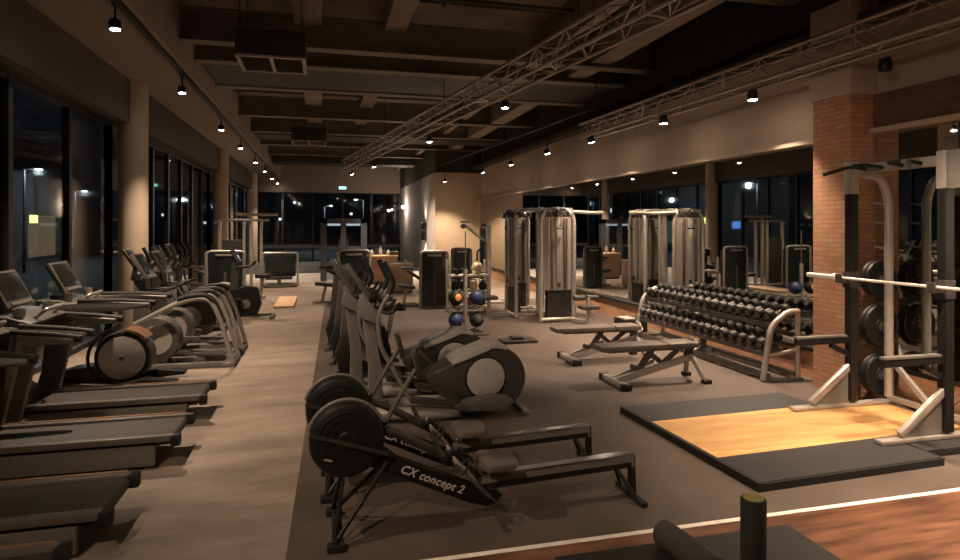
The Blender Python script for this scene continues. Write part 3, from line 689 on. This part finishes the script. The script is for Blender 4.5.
# ------------------------------------------------------------------ dumbbell rack and dumbbells
t = thing('dumbbell_rack', 'two tier dumbbell rack with curved silver ends below the mirror', 'dumbbell rack', (5.12, 6.3, 0))
for y in (0, 3.05):
    MB().tube([(-.05, y, 0.02), (.02, y, .42), (.06, y, .66), (.30, y, .82), (.44, y, .82)], .035, 12, .22, 7).tube([(.44, y, .84), (.44, y, .02)], .03, 10).tube([(.04, y, .30), (.44, y, .36)], .024, 10).build('end_frame', 'silver', t)
MB().bar((0, -.06, .02), (.44, -.06, .02), .06, .04).bar((0, 3.11, .02), (.44, 3.11, .02), .06, .04).bar((.02, 0, .06), (.02, 3.05, .06), .06, .05).bar((.42, 0, .06), (.42, 3.05, .06), .06, .05).build('base_rail', 'charcoal', t)
MB().bar((.22, 1.613, .05), (.30, 1.613, .70), .046, .08).bar((.05, 1.613, .05), (.42, 1.613, .05), .06, .05).build('mid_post', 'charcoal', t)
for z, x in ((.675, .235), (.34, .12)):
    MB().bar((x - .09, 0, z - .03), (x - .09, 3.05, z - .03), .05, .05).bar((x + .09, 0, z + .03), (x + .09, 3.05, z + .03), .05, .05).build('tier_rail', 'charcoal', t)
    sd = MB().b2((x - .098, .05, z - .012), (x - .072, 3.0, z - .004)).b2((x + .072, .05, z + .048), (x + .098, 3.0, z + .056))
    for k in range(17): sd.b2((x - .10, .1 + k * .178 - .03, z - .01), (x - .07, .1 + k * .178 + .03, z + .02)).b2((x + .07, .1 + k * .178 - .03, z + .05), (x + .10, .1 + k * .178 + .03, z + .08))
    sd.build('saddle_row', 'plastic', t)
def make_dumbbell(label, group):
    t = thing('dumbbell', label, 'dumbbell', (0, 0, 0), 0, group)
    t.rotation_euler = (0, R(-18), 0)
    for s in (-1, 1):
        h = MB().lathe((s * .065, 0, 0), (s, 0, 0), [(.054, 0), (.063, .010), (.063, .075), (.054, .088), (.040, .09)], 18).build('head', 'plate', t)
        MB().lathe((s * .155, 0, 0), (s, 0, 0), [(.036, 0), (.034, .004)], 14).build('head_cap', 'charcoal', h)
    MB().cyl((-.07, 0, 0), (.07, 0, 0), .017, n=10).build('grip', 'chrome', t)
    return t
db = None
for z, x, tier in ((.806, .235, 'upper'), (.471, .12, 'lower')):
    for k in range(17):
        lb = 'black round dumbbell on the %s rack tier, %s from the brick pillar end' % (tier, ORD[k])
        L = (5.12 + x, 6.4 + k * .178, z)
        if db is None: db = make_dumbbell(lb, 'dumbbells on the rack'); db.location = L
        else:
            d = dup(db, L, 0, lb); d.rotation_euler = (0, R(-18), 0)

# ------------------------------------------------------------------ platform, power rack, barbell, plates
t = thing('lifting_platform', 'lifting platform with oak centre and black rubber strips', 'lifting platform', (2.93, 3.68, .004), R(2.2))
MB().b2((0, .0, 0), (.04, 1.92, .062)).b2((0.04, 0, 0), (1.72, .02, .055)).b2((.04, 1.90, 0), (1.9, 1.92, .055)).build('edge_frame', 'rubber', t)
MB().b2((.04, .02, 0), (1.72, .50, .060)).build('rubber_strip', 'rubber_tile', t)
MB().b2((.04, 1.42, 0), (1.9, 1.90, .060)).build('rubber_strip', 'rubber_tile', t)
MB().b2((.04, .50, 0), (2.62, 1.42, .060)).build('wood_centre', 'oak', t)
PZ = .0665
tag(MB().b2((4.66, 3.90, .005), (5.68, 4.22, PZ - .001), .006).build('rubber_pad', 'rubber_tile'), 'black rubber pad under the near foot of the power rack', 'floor pad')

t = thing('power_rack', 'black and silver power rack standing on the oak platform', 'power rack', (5.1, 4.58, PZ))
Hh = .48
for s in (-1, 1):
    u = MB().b2((-.045, s * Hh - .04, .05), (.045, s * Hh + .04, 2.1), .006).build('upright', 'black', t)
    nh = MB().b2((-.0462, s * Hh - .016, .28), (-.0448, s * Hh + .016, 2.05))
    for k in range(24): nh.box((-.046, s * Hh, .3 + k * .075), (.004, .028, .028))
    nh.build('hole_strip', 'black', u)
    MB().b2((-.05, s * Hh - .045, 2.1), (.05, s * Hh + .045, 2.42), .006).build('upright_head', 'silver', t)
    MB().tube([(.0, s * Hh, 2.30), (.36, s * Hh, 2.28), (.46, s * Hh, 2.05), (.46, s * Hh, .06)], .042, 12, .16, 7).build('rear_arch', 'silver', t)
    MB().bar((-.70, s * Hh, .018), (.46, s * Hh, .018), .085, .032, bev=.006).build('foot_rail', 'silver', t)
    MB().bar((-.48, s * Hh, .06), (-.02, s * Hh, .40), .05, .06, (1, 0, 0), bev=.008).build('foot_brace', 'silver', t)
    MB().prism([(-.44, .04), (-.045, .04), (-.045, .36)], s * Hh - .006, s * Hh + .006, 'y').build('brace_web', 'grey_plastic', t)
    MB().bar((.46, s * Hh * .9, .42), (.48, s * .05, .07), .045, .05, bev=.006).build('rear_brace', 'silver', t)
    a = MB().bar((.05, s * Hh, .66), (-.66, s * Hh, .66), .05, .07, bev=.006).bar((-.02, s * Hh, .50), (-.25, s * Hh, .61), .04, .045).build('spotter_arm', 'black', t)
    MB().bar((-.08, s * Hh, .70), (-.66, s * Hh, .70), .06, .018).build('arm_pad', 'grey_plastic', a)
    MB().b2((-.16, s * Hh - .035, 1.22), (-.04, s * Hh + .035, 1.255), .006).b2((-.165, s * Hh - .035, 1.22), (-.145, s * Hh + .035, 1.31), .004).b2((-.06, s * Hh - .05, 1.17), (.05, s * Hh + .05, 1.33), .004).build('bar_hook', 'plastic', t)
    # pull-up grips
    MB().tube([(-.02, s * .28, 2.33), (-.20, s * .30, 2.35), (-.36, s * .46, 2.28)], .018, 10, .06).tube([(-.02, s * .10, 2.33), (-.22, s * .12, 2.35), (-.22, s * .24, 2.35)], .018, 10, .04).build('pull_up_grip', 'rubber', t)
MB().bar((0, -Hh, 2.34), (0, Hh, 2.34), .06, .09, bev=.006).build('top_crossbar', 'silver', t)
MB().bar((.46, -Hh, .05), (.46, Hh, .05), .06, .05, bev=.006).build('rear_crossbar', 'silver', t)
MB().prism([(-.80, 2.10), (-.53, 2.10), (-.53, 2.42), (-.80, 2.42)], -.03, -.022, 'x').build('gusset_plate', 'grey_plastic', t)
for z in (.26, .76, 1.24):
    MB().cyl((.46, Hh + .03, z), (.46, Hh + .34, z), .022, n=12).build('plate_peg', 'chrome', t)
for z in (1.55, 1.8, 2.0): MB().bar((.46, Hh, z), (.46, Hh + .16, z + .02), .02, .02).build('storage_hook', 'silver', t)

t = thing('barbell', 'bare steel barbell resting on the power rack hooks', 'barbell', (4.985, 4.42, 1.337))
MB().cyl((0, -.72, 0), (0, .72, 0), .0142, n=14).build('shaft', 'bar_steel', t)
for s in (-1, 1):
    MB().cyl((0, s * .72, 0), (0, s * 1.08, 0), .025, n=16).cyl((0, s * .70, 0), (0, s * .735, 0), .038, n=16).build('sleeve', 'bar_steel', t)

def make_plate(label, r, loc):
    t = thing('weight_plate', label, 'weight plate', loc, 0, 'weight plates on the rack pegs')
    MB().lathe((0, -.022, 0), (0, 1, 0), [(.03, 0), (r * .35, 0), (r * .38, .008), (r * .80, .008), (r * .84, 0), (r * .97, 0), (r, .006), (r, .038), (r * .97, .044), (r * .84, .044), (r * .8, .036), (r * .38, .036), (.03, .044)], 36, True).build('disc', 'plate', t)
    MB().lathe((0, -.026, 0), (0, 1, 0), [(.026, 0), (.05, 0), (.05, .052), (.026, .052)], 20, True).build('hub_ring', 'charcoal', t)
    return t
pp = make_plate('black weight plate on the bottom rack peg, facing the room', .205, (5.56, 5.15, PZ + .26))
pl = [(.205, 5.203, .26, 'second black weight plate on the bottom rack peg'), (.212, 5.15, .76, 'black weight plate on the middle rack peg, facing the room'), (.212, 5.203, .76, 'second black weight plate on the middle rack peg'),
      (.19, 5.15, 1.24, 'black weight plate on the top rack peg, facing the room'), (.19, 5.203, 1.24, 'second black weight plate on the top rack peg')]
for r, y, z, lb in pl:
    p = dup(pp, (5.56, y, PZ + z), 0, lb); p.scale = (r / .205, 1, r / .205)

# ------------------------------------------------------------------ mat and rollers
tag(MB().b2((1.25, 1.2, .004), (2.77, 3.23, .016), .004).build('exercise_mat', 'rubber_tile'), 'large black exercise mat on the dark wood floor', 'mat')
t = thing('foam_roller', 'black foam roller standing upright on the mat, lime end on top', 'foam roller', (2.085, 2.66, .016), 0, 'foam rollers')
MB().lathe((0, 0, 0), (0, 0, 1), [(.057, 0), (.061, .006), (.061, .470), (.057, .476), (.05, .477)], 30).build('foam_body', 'foam', t)
MB().lathe((0, 0, .474), (0, 0, 1), [(.050, 0), (.049, .006), (.04, .007)], 30).build('end_core', 'lime', t)
t = thing('foam_roller', 'dark grey foam roller lying on its side on the mat', 'foam roller', (1.90, 3.20, .016), 0, 'foam rollers')
MB().lathe((0, 0, .074), (.10, -1, 0), [(.066, 0), (.074, .01), (.074, .44), (.066, .45)], 30).build('foam_body', 'grey_foam', t)
MB().lathe((0, .004, .074), (.10, -1, 0), [(.03, 0), (.03, .45)], 20).build('end_core', 'plastic', t)

# ------------------------------------------------------------------ multi gym
def make_tower(t, ang, off, w=.66, at=(0, 0, 0)):
    q = Matrix.Translation(at) @ Matrix.Rotation(ang, 4, 'Z')
    def put(mb, n, m_, par=t):
        bmesh.ops.transform(mb.bm, matrix=q, verts=mb.bm.verts); return mb.build(n, m_, par)
    y0 = -off
    for s in (-1, 1):
        put(MB().tube([(s * w / 2, y0, .02), (s * w / 2, y0, 1.98), (s * (w / 2 - .10), y0 + .02, 2.16), (s * (w / 2 - .12), y0 + .4, 2.18)], .038, 12, .12, 6), 'post', 'silver')
    pts = [(-w / 2 + .05, y0 + .02)] + [(-w / 2 + .05 + (w - .1) * k / 8, y0 - .05 * math.sin(PI * k / 8) - .01) for k in range(9)] + [(w / 2 - .05, y0 + .02)]
    put(MB().prism(pts, .62, 2.02, 'z'), 'shroud', 'shroud')
    put(MB().b2((-.045, y0 - .075, .62), (.045, y0 - .055, 2.0), .004).b2((-.2, y0 - .062, .62), (-.18, y0 - .04, 2.0)).b2((.18, y0 - .062, .62), (.2, y0 - .04, 2.0)), 'shroud_rib', 'silver')
    for x in (-.13, .13): put(MB().b2((x - .022, y0 - .068, .64), (x + .022, y0 - .035, 2.0), .004), 'shroud_groove', 'charcoal')
    for x in (-.27, 0, .27): put(MB().box((x, y0 + .05, 2.07), (.10, .12, .12), bev=.01), 'pulley_block', 'plastic')
    put(MB().box((0, y0 - .07, .72), (.07, .03, .09), bev=.005), 'selector_plate', 'plastic')
    st_ = MB()
    for k in range(11): st_.b2((-.20, y0 - .02, .10 + k * .047), (.20, y0 + .14, .142 + k * .047))
    put(st_, 'weight_stack', 'stack')
    for x in (-.14, .14): put(MB().cyl((x, y0 + .06, .05), (x, y0 + .06, .66), .012, n=8), 'guide_rod', 'chrome')
    put(MB().tube([(-w / 2, y0, .06), (-w / 2 + .02, y0 - .02, .06), (w / 2 - .02, y0 - .02, .06), (w / 2, y0, .06)], .035, 10), 'base_tube', 'silver')
    put(MB().lathe((-.03, y0 - .06, 2.12), (1, 0, 0), [(.06, 0), (.045, .02), (.045, .03), (.06, .05)], 18), 'pulley', 'plastic')
    for x in (-.2, -.08, .08, .2): put(MB().lathe((x, y0 + .02, 2.08), (0, 1, 0), [(.055, 0), (.04, .02), (.04, .03), (.055, .05)], 18), 'pulley', 'plastic')
    put(MB().cyl((0.02, y0 - .12, 2.1), (.02, y0 - .12, 1.84), .004, n=5).cyl((-.06, y0 - .12, 1.80), (.10, y0 - .12, 1.80), .014, n=8).tube([(-.05, y0 - .12, 1.80), (.02, y0 - .12, 1.88), (.09, y0 - .12, 1.80)], .006, 5), 'cable_handle', 'rubber')
t = thing('multi_gym', 'large four sided cable multi gym with beige shrouds', 'multi gym', (4.38, 12.15, .004))
make_tower(t, 0, .98); make_tower(t, -PI / 2, .62); make_tower(t, 0, -.72, .5, (-.26, 0, 0)); make_tower(t, PI / 2, .62)
MB().b2((-.04, -1.0, 2.14), (.04, 1.0, 2.21), .01).b2((-.64, -.04, 2.14), (.64, .04, 2.21), .01).bar((-.3, -.95, 2.17), (-.62, .3, 2.17), .05, .05).bar((.3, -.95, 2.17), (.62, .3, 2.17), .05, .05).build('top_frame', 'silver', t)
MB().b2((-.05, -1.0, .04), (.05, 1.0, .12), .01).b2((-.64, -.05, .04), (.64, .05, .12), .01).build('base_frame', 'silver', t)
MB().b2((-.07, -.07, .04), (.07, .07, 2.2), .01).build('core_post', 'silver', t)
def gym_seat(x, y, z1, z2):
    MB().bar((x, y, .03), (x, y, z2), .06, .06, (1, 0, 0)).bar((x, y, .05), (x - .15, y + .45, .05), .07, .06).build('seat_stand', 'silver', t)
    MB().b2((x - .17, y - .14, z1), (x + .17, y + .14, z1 + .07), .025).build('seat_pad', 'leather', t)
    MB().cyl((x - .24, y + .12, z2), (x - .02, y + .12, z2), .05, n=14).cyl((x + .02, y + .12, z2), (x + .24, y + .12, z2), .05, n=14).build('thigh_roller', 'leather', t)
gym_seat(.42, -1.48, .30, .50)
MB().b2((-1.25, -.2, .36), (-.95, .15, .43), .025).build('seat_pad', 'leather', t)
MB().bar((-1.1, 0, .03), (-1.1, 0, .36), .06, .06, (1, 0, 0)).bar((-1.1, 0, .05), (-.62, 0, .05), .06, .06).build('seat_stand', 'silver', t)
MB().tube([(.3, -1.0, 2.12), (.75, -.95, 2.10), (1.12, -.6, 2.12)], .035, 10, .1).build('side_boom', 'silver', t)

# second multi gym frame seen past it, nearer the tan wall
def make_selector(label, loc, rz, w=.62, h=1.3, seat=True, name='selector_machine', fm='silver'):
    # weight-stack machine whose dark panel faces -y
    t = thing(name, label, 'weight machine', loc, rz, 'weight stack machines')
    MB().tube([(-w / 2, 0, .02), (-w / 2, 0, h - .03), (-w / 2 + .08, 0, h), (w / 2 - .08, 0, h), (w / 2, 0, h - .03), (w / 2, 0, .02)], .03, 10, .06).build('tower_frame', fm, t)
    p = MB().prism([(-w / 2 + .04, 0)] + [(-w / 2 + .04 + (w - .08) * k / 8, -.02 - .035 * math.sin(PI * k / 8)) for k in range(9)] + [(w / 2 - .04, 0)], .06, h - .03, 'z').build('front_panel', 'smoke_panel', t)
    MB().box((0, -.06, h - .09), (w * .5, .008, .045), bev=.003).build('name_plate', 'light_grey', p)
    MB().b2((-.02, -.066, .12), (.02, -.054, h - .5), .003).build('panel_rib', 'charcoal', p)
    MB().b2((-w / 2 + .06, .02, .06), (w / 2 - .06, .26, h - .1), .01).build('stack_housing', 'stack', t)
    MB().b2((-w / 2, -.02, 0), (w / 2, .9, .05), .01).build('base_frame', 'grey_plastic', t)
    if seat:
        MB().bar((-w / 2 - .02, .45, .05), (-w / 2 - .5, .45, .05), .06, .06).bar((-w / 2 - .32, .45, .05), (-w / 2 - .24, .45, .44), .06, .06, (1, 0, 0)).build('seat_stand', 'silver', t)
        MB().box((-w / 2 - .26, .45, .47), (.40, .34, .07), (0, R(8), 0), .022).build('seat_pad', 'leather', t)
        MB().box((-w / 2 - .10, .45, .74), (.34, .30, .07), (0, R(35), 0), .022).build('back_pad', 'leather', t)
        MB().box((-w / 2 - .24, .45, .88), (.26, .2, .06), bev=.02).build('arm_pad', 'leather', t)
    return t
sm = make_selector('weight machine with dark panel and side seat, standing left of the ball tree', (2.43, 13.7, 0.004), 0, .62, 1.28)
s2 = dup(sm, (.72, 14.6, .004), 0, 'weight machine with dark panel behind the exercise bikes'); s2.scale = (1.15, 1, 1.0)
make_selector('weight machine with dark panel close to the tan end wall', (3.8, 17.0, 0), 0, .56, 1.22, fm='charcoal')
s5 = dup(sm, (-2.2, 15.6, 0), R(0), 'weight machine with dark panel by the second round column')
s5.scale = (1.35, 1, .98)

# left dual pulley frame
t = thing('cable_crossover', 'tall silver cable frame by the window row, far end', 'cable machine', (-1.85, 16.6, 0))
for x in (-.62, -.05, .12, .36): MB().b2((x - .035, -.04, .03), (x + .035, .04, 1.98), .008).build('post', 'silver', t)
MB().tube([(-.75, 0, 1.93), (-.62, 0, 2.0), (.55, 0, 2.0)], .035, 10, .05).tube([(-.25, 0, 2.14), (.75, 0, 2.14)], .04, 10).tube([(.12, 0, 2.0), (.14, 0, 2.12)], .03, 8).build('top_bar', 'silver', t)
MB().b2((-.66, -.06, .0), (.42, .5, .05), .01).build('base_frame', 'silver', t)
MB().b2((-.56, -.02, .06), (-.10, .16, 1.5), .01).build('stack_housing', 'stack', t)
MB().lathe((.70, -.03, 2.05), (0, 1, 0), [(.07, 0), (.05, .02), (.05, .04), (.07, .06)], 18).build('pulley', 'plastic', t)
MB().cyl((.70, -.0, 1.98), (.70, 0, 1.35), .005, n=5).cyl((.62, 0, 1.33), (.78, 0, 1.33), .016, n=8).build('cable_handle', 'rubber', t)

t = thing('leg_press', 'low dark machine with square silver frame beside the walkway end', 'weight machine', (-1.25, 20.0, 0))
MB().tube([(-.5, 0, .02), (-.5, 0, 1.02), (.52, 0, 1.02), (.52, 0, .02)], .035, 10, .06).build('frame', 'silver', t)
MB().b2((-.44, -.02, .30), (.46, .05, .96), .01).build('shield_panel', 'smoke_panel', t)
MB().b2((-.5, -.5, .02), (.5, .1, .1), .01).build('base_frame', 'grey_plastic', t)
MB().b2((-.38, -.55, .24), (.38, -.1, .32), .03).build('seat_pad', 'leather', t)
MB().bar((0, -.3, .08), (0, -.3, .24), .2, .1).build('seat_stand', 'silver', t)

tag(MB().b2((-1.05, 14.6, 0), (-.62, 16.6, .05), .01).build('step_platform', 'pale_wood'), 'low pale wooden step platform on the walkway by the far bike', 'step platform')

# cable column near the tan wall
t = thing('cable_column', 'slim cable column with raised boom in front of the tan wall', 'cable machine', (3.86, 14.5, .004))
MB().b2((-.24, -.35, 0), (.36, .35, .05), .01).build('base_plate', 'silver', t)
MB().b2((.0, -.05, .05), (.10, .05, 1.86), .01).build('column_post', 'silver', t)
MB().b2((-.16, -.06, .05), (-.03, .08, 1.80), .01).build('stack_cover', 'stack', t)
MB().box((-.07, 0, 1.87), (.12, .12, .08), bev=.01).build('top_pulley', 'plastic', t)
MB().bar((.02, 0, 1.42), (-.62, -.25, 1.88), .05, .05).build('boom', 'silver', t)
MB().lathe((-.64, -.29, 1.84), (0, 1, 0), [(.06, 0), (.045, .02), (.045, .04), (.06, .06)], 16).box((-.60, -.25, 1.94), (.2, .05, .04)).build('boom_pulley', 'plastic', t)
MB().tube([(-.16, -.06, 1.3), (-.26, -.12, 1.25), (-.27, -.12, 1.0)], .022, 8, .05).build('grip', 'rubber', t)

# ------------------------------------------------------------------ ball tree and storage shelf
t = thing('ball_tree', 'silver medicine ball tree standing before the storage shelf', 'ball rack', (2.38, 10.35, .004))
MB().b2((-.36, -.25, 0), (.36, .25, .03), .01).bar((-.45, -.2, .03), (-.2, .0, .05), .05, .05).build('base', 'charcoal', t)
MB().cyl((0, 0, .03), (0, 0, 1.10), .035, n=14).build('post', 'silver', t)
MB().cyl((0, 0, 1.10), (0, 0, 1.75), .010, n=8).build('thin_pole', 'charcoal', t)
for z in (.055, .435):
    for s in (-1, 1):
        MB().tube([(0, 0, z + .02), (s * .14, -.1, z - .01), (s * .22, -.1, z + .03)], .012, 8, .05).tube([(0, 0, z + .02), (s * .14, .1, z - .01), (s * .22, .1, z + .03)], .012, 8, .05).build('ball_arm', 'charcoal', t)
def med_ball(loc, m1, m2, r, label):
    t = thing('medicine_ball', label, 'medicine ball', loc, 0, 'medicine balls on the tree')
    MB().ball((0, 0, 0), r, n=24).build('ball_shell', m1, t)
    MB().lathe((0, 0, 0), (.2, -1, .12), [(r * .46, r * .90), (r * .40, r * .93), (r * .3, r * .97), (.005, r * 1.012)], 24).build('ball_patch', m2, t)
    MB().lathe((0, 0, 0), (1, .3, .1), [(r * .99, -.012), (r * 1.006, -.008), (r * 1.006, .008), (r * .99, .012)], 30).build('ball_seam', 'rubber', t)
med_ball((2.20, 10.3, .25), 'blue_dark', 'blue', .128, 'blue medicine ball low on the left of the tree')
med_ball((2.565, 10.3, .25), 'rubber', 'charcoal', .128, 'black medicine ball low on the right of the tree')
med_ball((2.20, 10.3, .635), 'rubber', 'ball_orange', .128, 'black medicine ball with orange patch, upper left of the tree')
med_ball((2.565, 10.3, .63), 'blue_dark', 'blue', .128, 'blue medicine ball on the upper right of the tree')

t = thing('storage_shelf', 'white framed storage shelf behind the ball tree', 'shelf', (3.02, 12.9, .004))
for x in (-.42, .42):
    for y in (-.18, .18): MB().b2((x - .02, y - .02, 0), (x + .02, y + .02, 1.12), .004).build('post', 'white', t)
for z in (.12, .45, .78): MB().b2((-.42, -.2, z), (.42, .2, z + .03), .004).build('shelf_board', 'white', t)
def kettlebell(loc, m1, label):
    t = thing('kettlebell', label, 'kettlebell', loc, 0, 'kettlebells on the storage shelf')
    MB().lathe((0, 0, 0), (0, 0, 1), [(.05, 0), (.085, .03), (.095, .08), (.08, .14), (.04, .165)], 18).build('bell', m1, t)
    MB().tube([(-.055, 0, .14), (-.05, 0, .22), (.05, 0, .22), (.055, 0, .14)], .014, 8, .04).build('handle', 'chrome', t)
kp = [(-.30, .48, 'rubber', 'black kettlebell at the left end of the middle shelf'), (-.08, .48, 'rubber', 'black kettlebell on the middle shelf, left of the cream one'),
      (.12, .48, 'cream', 'cream kettlebell on the middle storage shelf'), (.32, .48, 'rubber', 'black kettlebell at the right end of the middle shelf'),
      (-.28, .15, 'rubber', 'black kettlebell at the left end of the bottom shelf'), (.0, .15, 'red', 'red kettlebell in the middle of the bottom shelf'), (.28, .15, 'rubber', 'black kettlebell at the right end of the bottom shelf')]
for x, z, m_, lb in kp: kettlebell((3.02 + x, 12.88, .007 + z), m_, lb)
for x, w in ((-.28, 'left end'), (-.06, 'middle')):
    d = dup(db, (3.02 + x, 12.86, .89), R(90), 'black dumbbell on the top storage shelf, ' + w); d.rotation_euler = (0, 0, R(90)); d['group'] = 'dumbbells on the storage shelf'
tag(MB().ball((3.22, 12.86, .004 + .81 + .134), .13, n=24).build('slam_ball', 'cream'), 'cream ball on top of the storage shelf', 'ball')

# plyo box by the plinth
t = thing('plyo_box', 'black jump box with pale top by the brick plinth', 'jump box', (5.28, 9.95, .004))
MB().b2((-.22, -.20, 0), (.22, .20, .22), .012).build('box_body', 'black', t)
MB().b2((-.20, -.18, .22), (.02, .18, .24), .006).build('box_top', 'light_grey', t)
tag(MB().b2((2.75, 9.25, .004), (3.3, 9.6, .05), .012).box((3.0, 9.42, .075), (.18, .2, .05), bev=.01).build('balance_board', 'plastic'), 'dark balance board on the rubber floor behind the elliptical trainers', 'balance board')

# ------------------------------------------------------------------ reception
t = thing('reception_desk', 'low oak desk block in front of the tall counter', 'desk', (2.12, 17.2, 0))
MB().b2((-.34, 0, .04), (.34, .6, .76), .006).build('desk_body', 'reception_wood', t)
MB().b2((-.36, -.02, .76), (.36, .62, .80), .006).build('desk_top', 'pale_wood', t)
MB().b2((-.32, .03, 0), (.32, .57, .04)).build('desk_foot', 'plastic', t)
t = thing('reception_counter', 'tall oak reception counter with bottles on top', 'counter', (1.85, 19.9, 0))
MB().b2((-.40, 0, .04), (.50, .7, .86), .006).build('counter_body', 'reception_wood', t)
MB().b2((-.43, -.03, .86), (.53, .73, .90), .006).build('counter_top', 'pale_wood', t)
MB().b2((-.37, .04, 0), (.47, .67, .04)).build('counter_foot', 'plastic', t)
for k, (x, h, w) in enumerate(((1.55, .20, 'short pale bottle at the left end of the counter'), (1.83, .30, 'tall pale bottle in the middle of the counter'), (2.08, .20, 'short pale bottle at the right end of the counter'))):
    b = thing('bottle', w, 'bottle', (x, 20.2, .90), 0, 'bottles on the reception counter')
    MB().lathe((0, 0, 0), (0, 0, 1), [(.05, 0), (.055, .02), (.055, h * .6), (.02, h * .8), (.02, h * .92)], 16).build('bottle_body', 'white', b)
    MB().lathe((0, 0, h * .92), (0, 0, 1), [(.024, 0), (.024, h * .08)], 12).build('cap', 'white', b)
tag(MB().ball((2.25, 17.45, .86), .06, n=16).b2((2.2, 17.4, .80), (2.3, 17.5, .82)).build('desk_globe', 'white'), 'small white globe on the low oak desk', 'desk ornament')
tag(MB().b2((2.15, 20.1, .9), (2.4, 20.5, 1.02), .02).build('desk_monitor', 'plastic'), 'dark low screen on the tall counter, right of the bottles', 'monitor')

# ------------------------------------------------------------------ outside, at night
struct(MB().b2((-70, -30, -.2), (XW - .21, 90, -.13)).b2((XW - .2, YB + .3, -.2), (40, 90, -.13)).build('ground_outside', 'asphalt'))
def lit(name, lo, hi, m_, label, cat):
    return tag(MB().b2(lo, hi).build(name, m_), label, cat)
t = thing('shop_building', 'dim shopfront across the street beyond the nearest window', 'building', (-16, 41, -.13))
MB().b2((-3, -9, 0), (0, 12, 5)).build('facade', 'night_wall', t)
MB().b2((-.02, -1.0, .2), (.04, 2.6, 2.6)).build('shop_window', 'tan_glow', t)
MB().b2((-.02, 3.8, .6), (.04, 6.0, 2.4)).build('shop_window', 'grey_glow', t)
MB().b2((.0, -.9, 2.15), (.08, .05, 2.6)).build('shop_sign', 'yellow_glow', t)
MB().b2((.0, -4.5, 1.8), (.08, -3.7, 2.3)).build('shop_sign', 'blue_glow', t)
t = thing('apartment_block', 'dark building far beyond the window row', 'building', (-30, 74, -.13))
MB().b2((-6, -12, 0), (0, 16, 11)).build('facade', 'night_wall', t)
for y, z in ((-8, 2.5), (-3, 5), (1, 2.5), (6, 7), (10, 4)): MB().b2((-.02, y, z), (.04, y + .6, z + .6)).build('window', 'street_glow_dim', t)
t = thing('office_block', 'dark building beyond the glazed back wall', 'building', (-6, 70, -.13))
MB().b2((-14, 0, 0), (20, 8, 11)).build('facade', 'night_wall', t)
for x, z in ((-10, 3), (-3, 5.2), (1.5, 2.6), (3, 4.4), (9, 3.2), (12, 6), (8, 6.2), (-6, 2.2)): MB().b2((x, -.05, z), (x + .26, .02, z + .24)).build('window', 'street_glow_dim', t)
def street_lamp(loc, h, arm, label):
    t = thing('street_lamp', label, 'street lamp', loc, 0, 'street lamps outside')
    MB().cyl((0, 0, 0), (0, 0, h), .06, .04, 10).bar((0, 0, h), (arm[0], arm[1], h + .05), .05, .05).build('pole', 'night_wall', t)
    MB().box((arm[0], arm[1], h + .02), (.22, .22, .05), bev=.01).build('lamp_head', 'street_glow', t)
    L = bpy.data.lights.new('bulb', 'POINT'); L.energy = 60; L.color = (.85, .95, 1.0); L.shadow_soft_size = .1
    o = bpy.data.objects.new('bulb', L); COL.objects.link(o); o.parent = t; o.location = (arm[0], arm[1], h - .12)
street_lamp((-12.1, 29.9, -.13), 4.35, (.5, .1), 'street lamp with lit head seen through the nearest window')
street_lamp((-14.0, 41.0, -.13), 4.0, (.5, 0), 'street lamp outside between the first two round columns')
street_lamp((.2, 52, -.13), 3.6, (.5, -.4), 'street lamp beyond the glazed entrance, left one')
street_lamp((3.0, 47, -.13), 3.9, (-.6, -.4), 'street lamp beyond the glazed entrance, right one')

# ------------------------------------------------------------------ world, camera, colour
w = bpy.data.worlds.new('night'); sc.world = w; w.use_nodes = True
bg = w.node_tree.nodes['Background']; bg.inputs[0].default_value = (.10, .15, .21, 1); bg.inputs[1].default_value = .009
cam = bpy.data.cameras.new('camera'); co = bpy.data.objects.new('camera', cam); COL.objects.link(co); sc.camera = co
cam.sensor_width = 36; cam.lens = 620 / 960 * 36; cam.shift_y = -54 / 960
co.location = (0, 0, 1.85); co.rotation_euler = (R(90), 0, -math.atan2(158, 620))
cam.clip_end = 300
vs = sc.view_settings
vs.view_transform = 'Standard'; vs.look = 'None'; vs.exposure = 2.1; vs.gamma = 1; vs.use_curve_mapping = False
cy = sc.cycles
cy.max_bounces = 8; cy.diffuse_bounces = 5; cy.glossy_bounces = 4; cy.transparent_max_bounces = 12; cy.sample_clamp_indirect = 4
cy.use_denoising = True
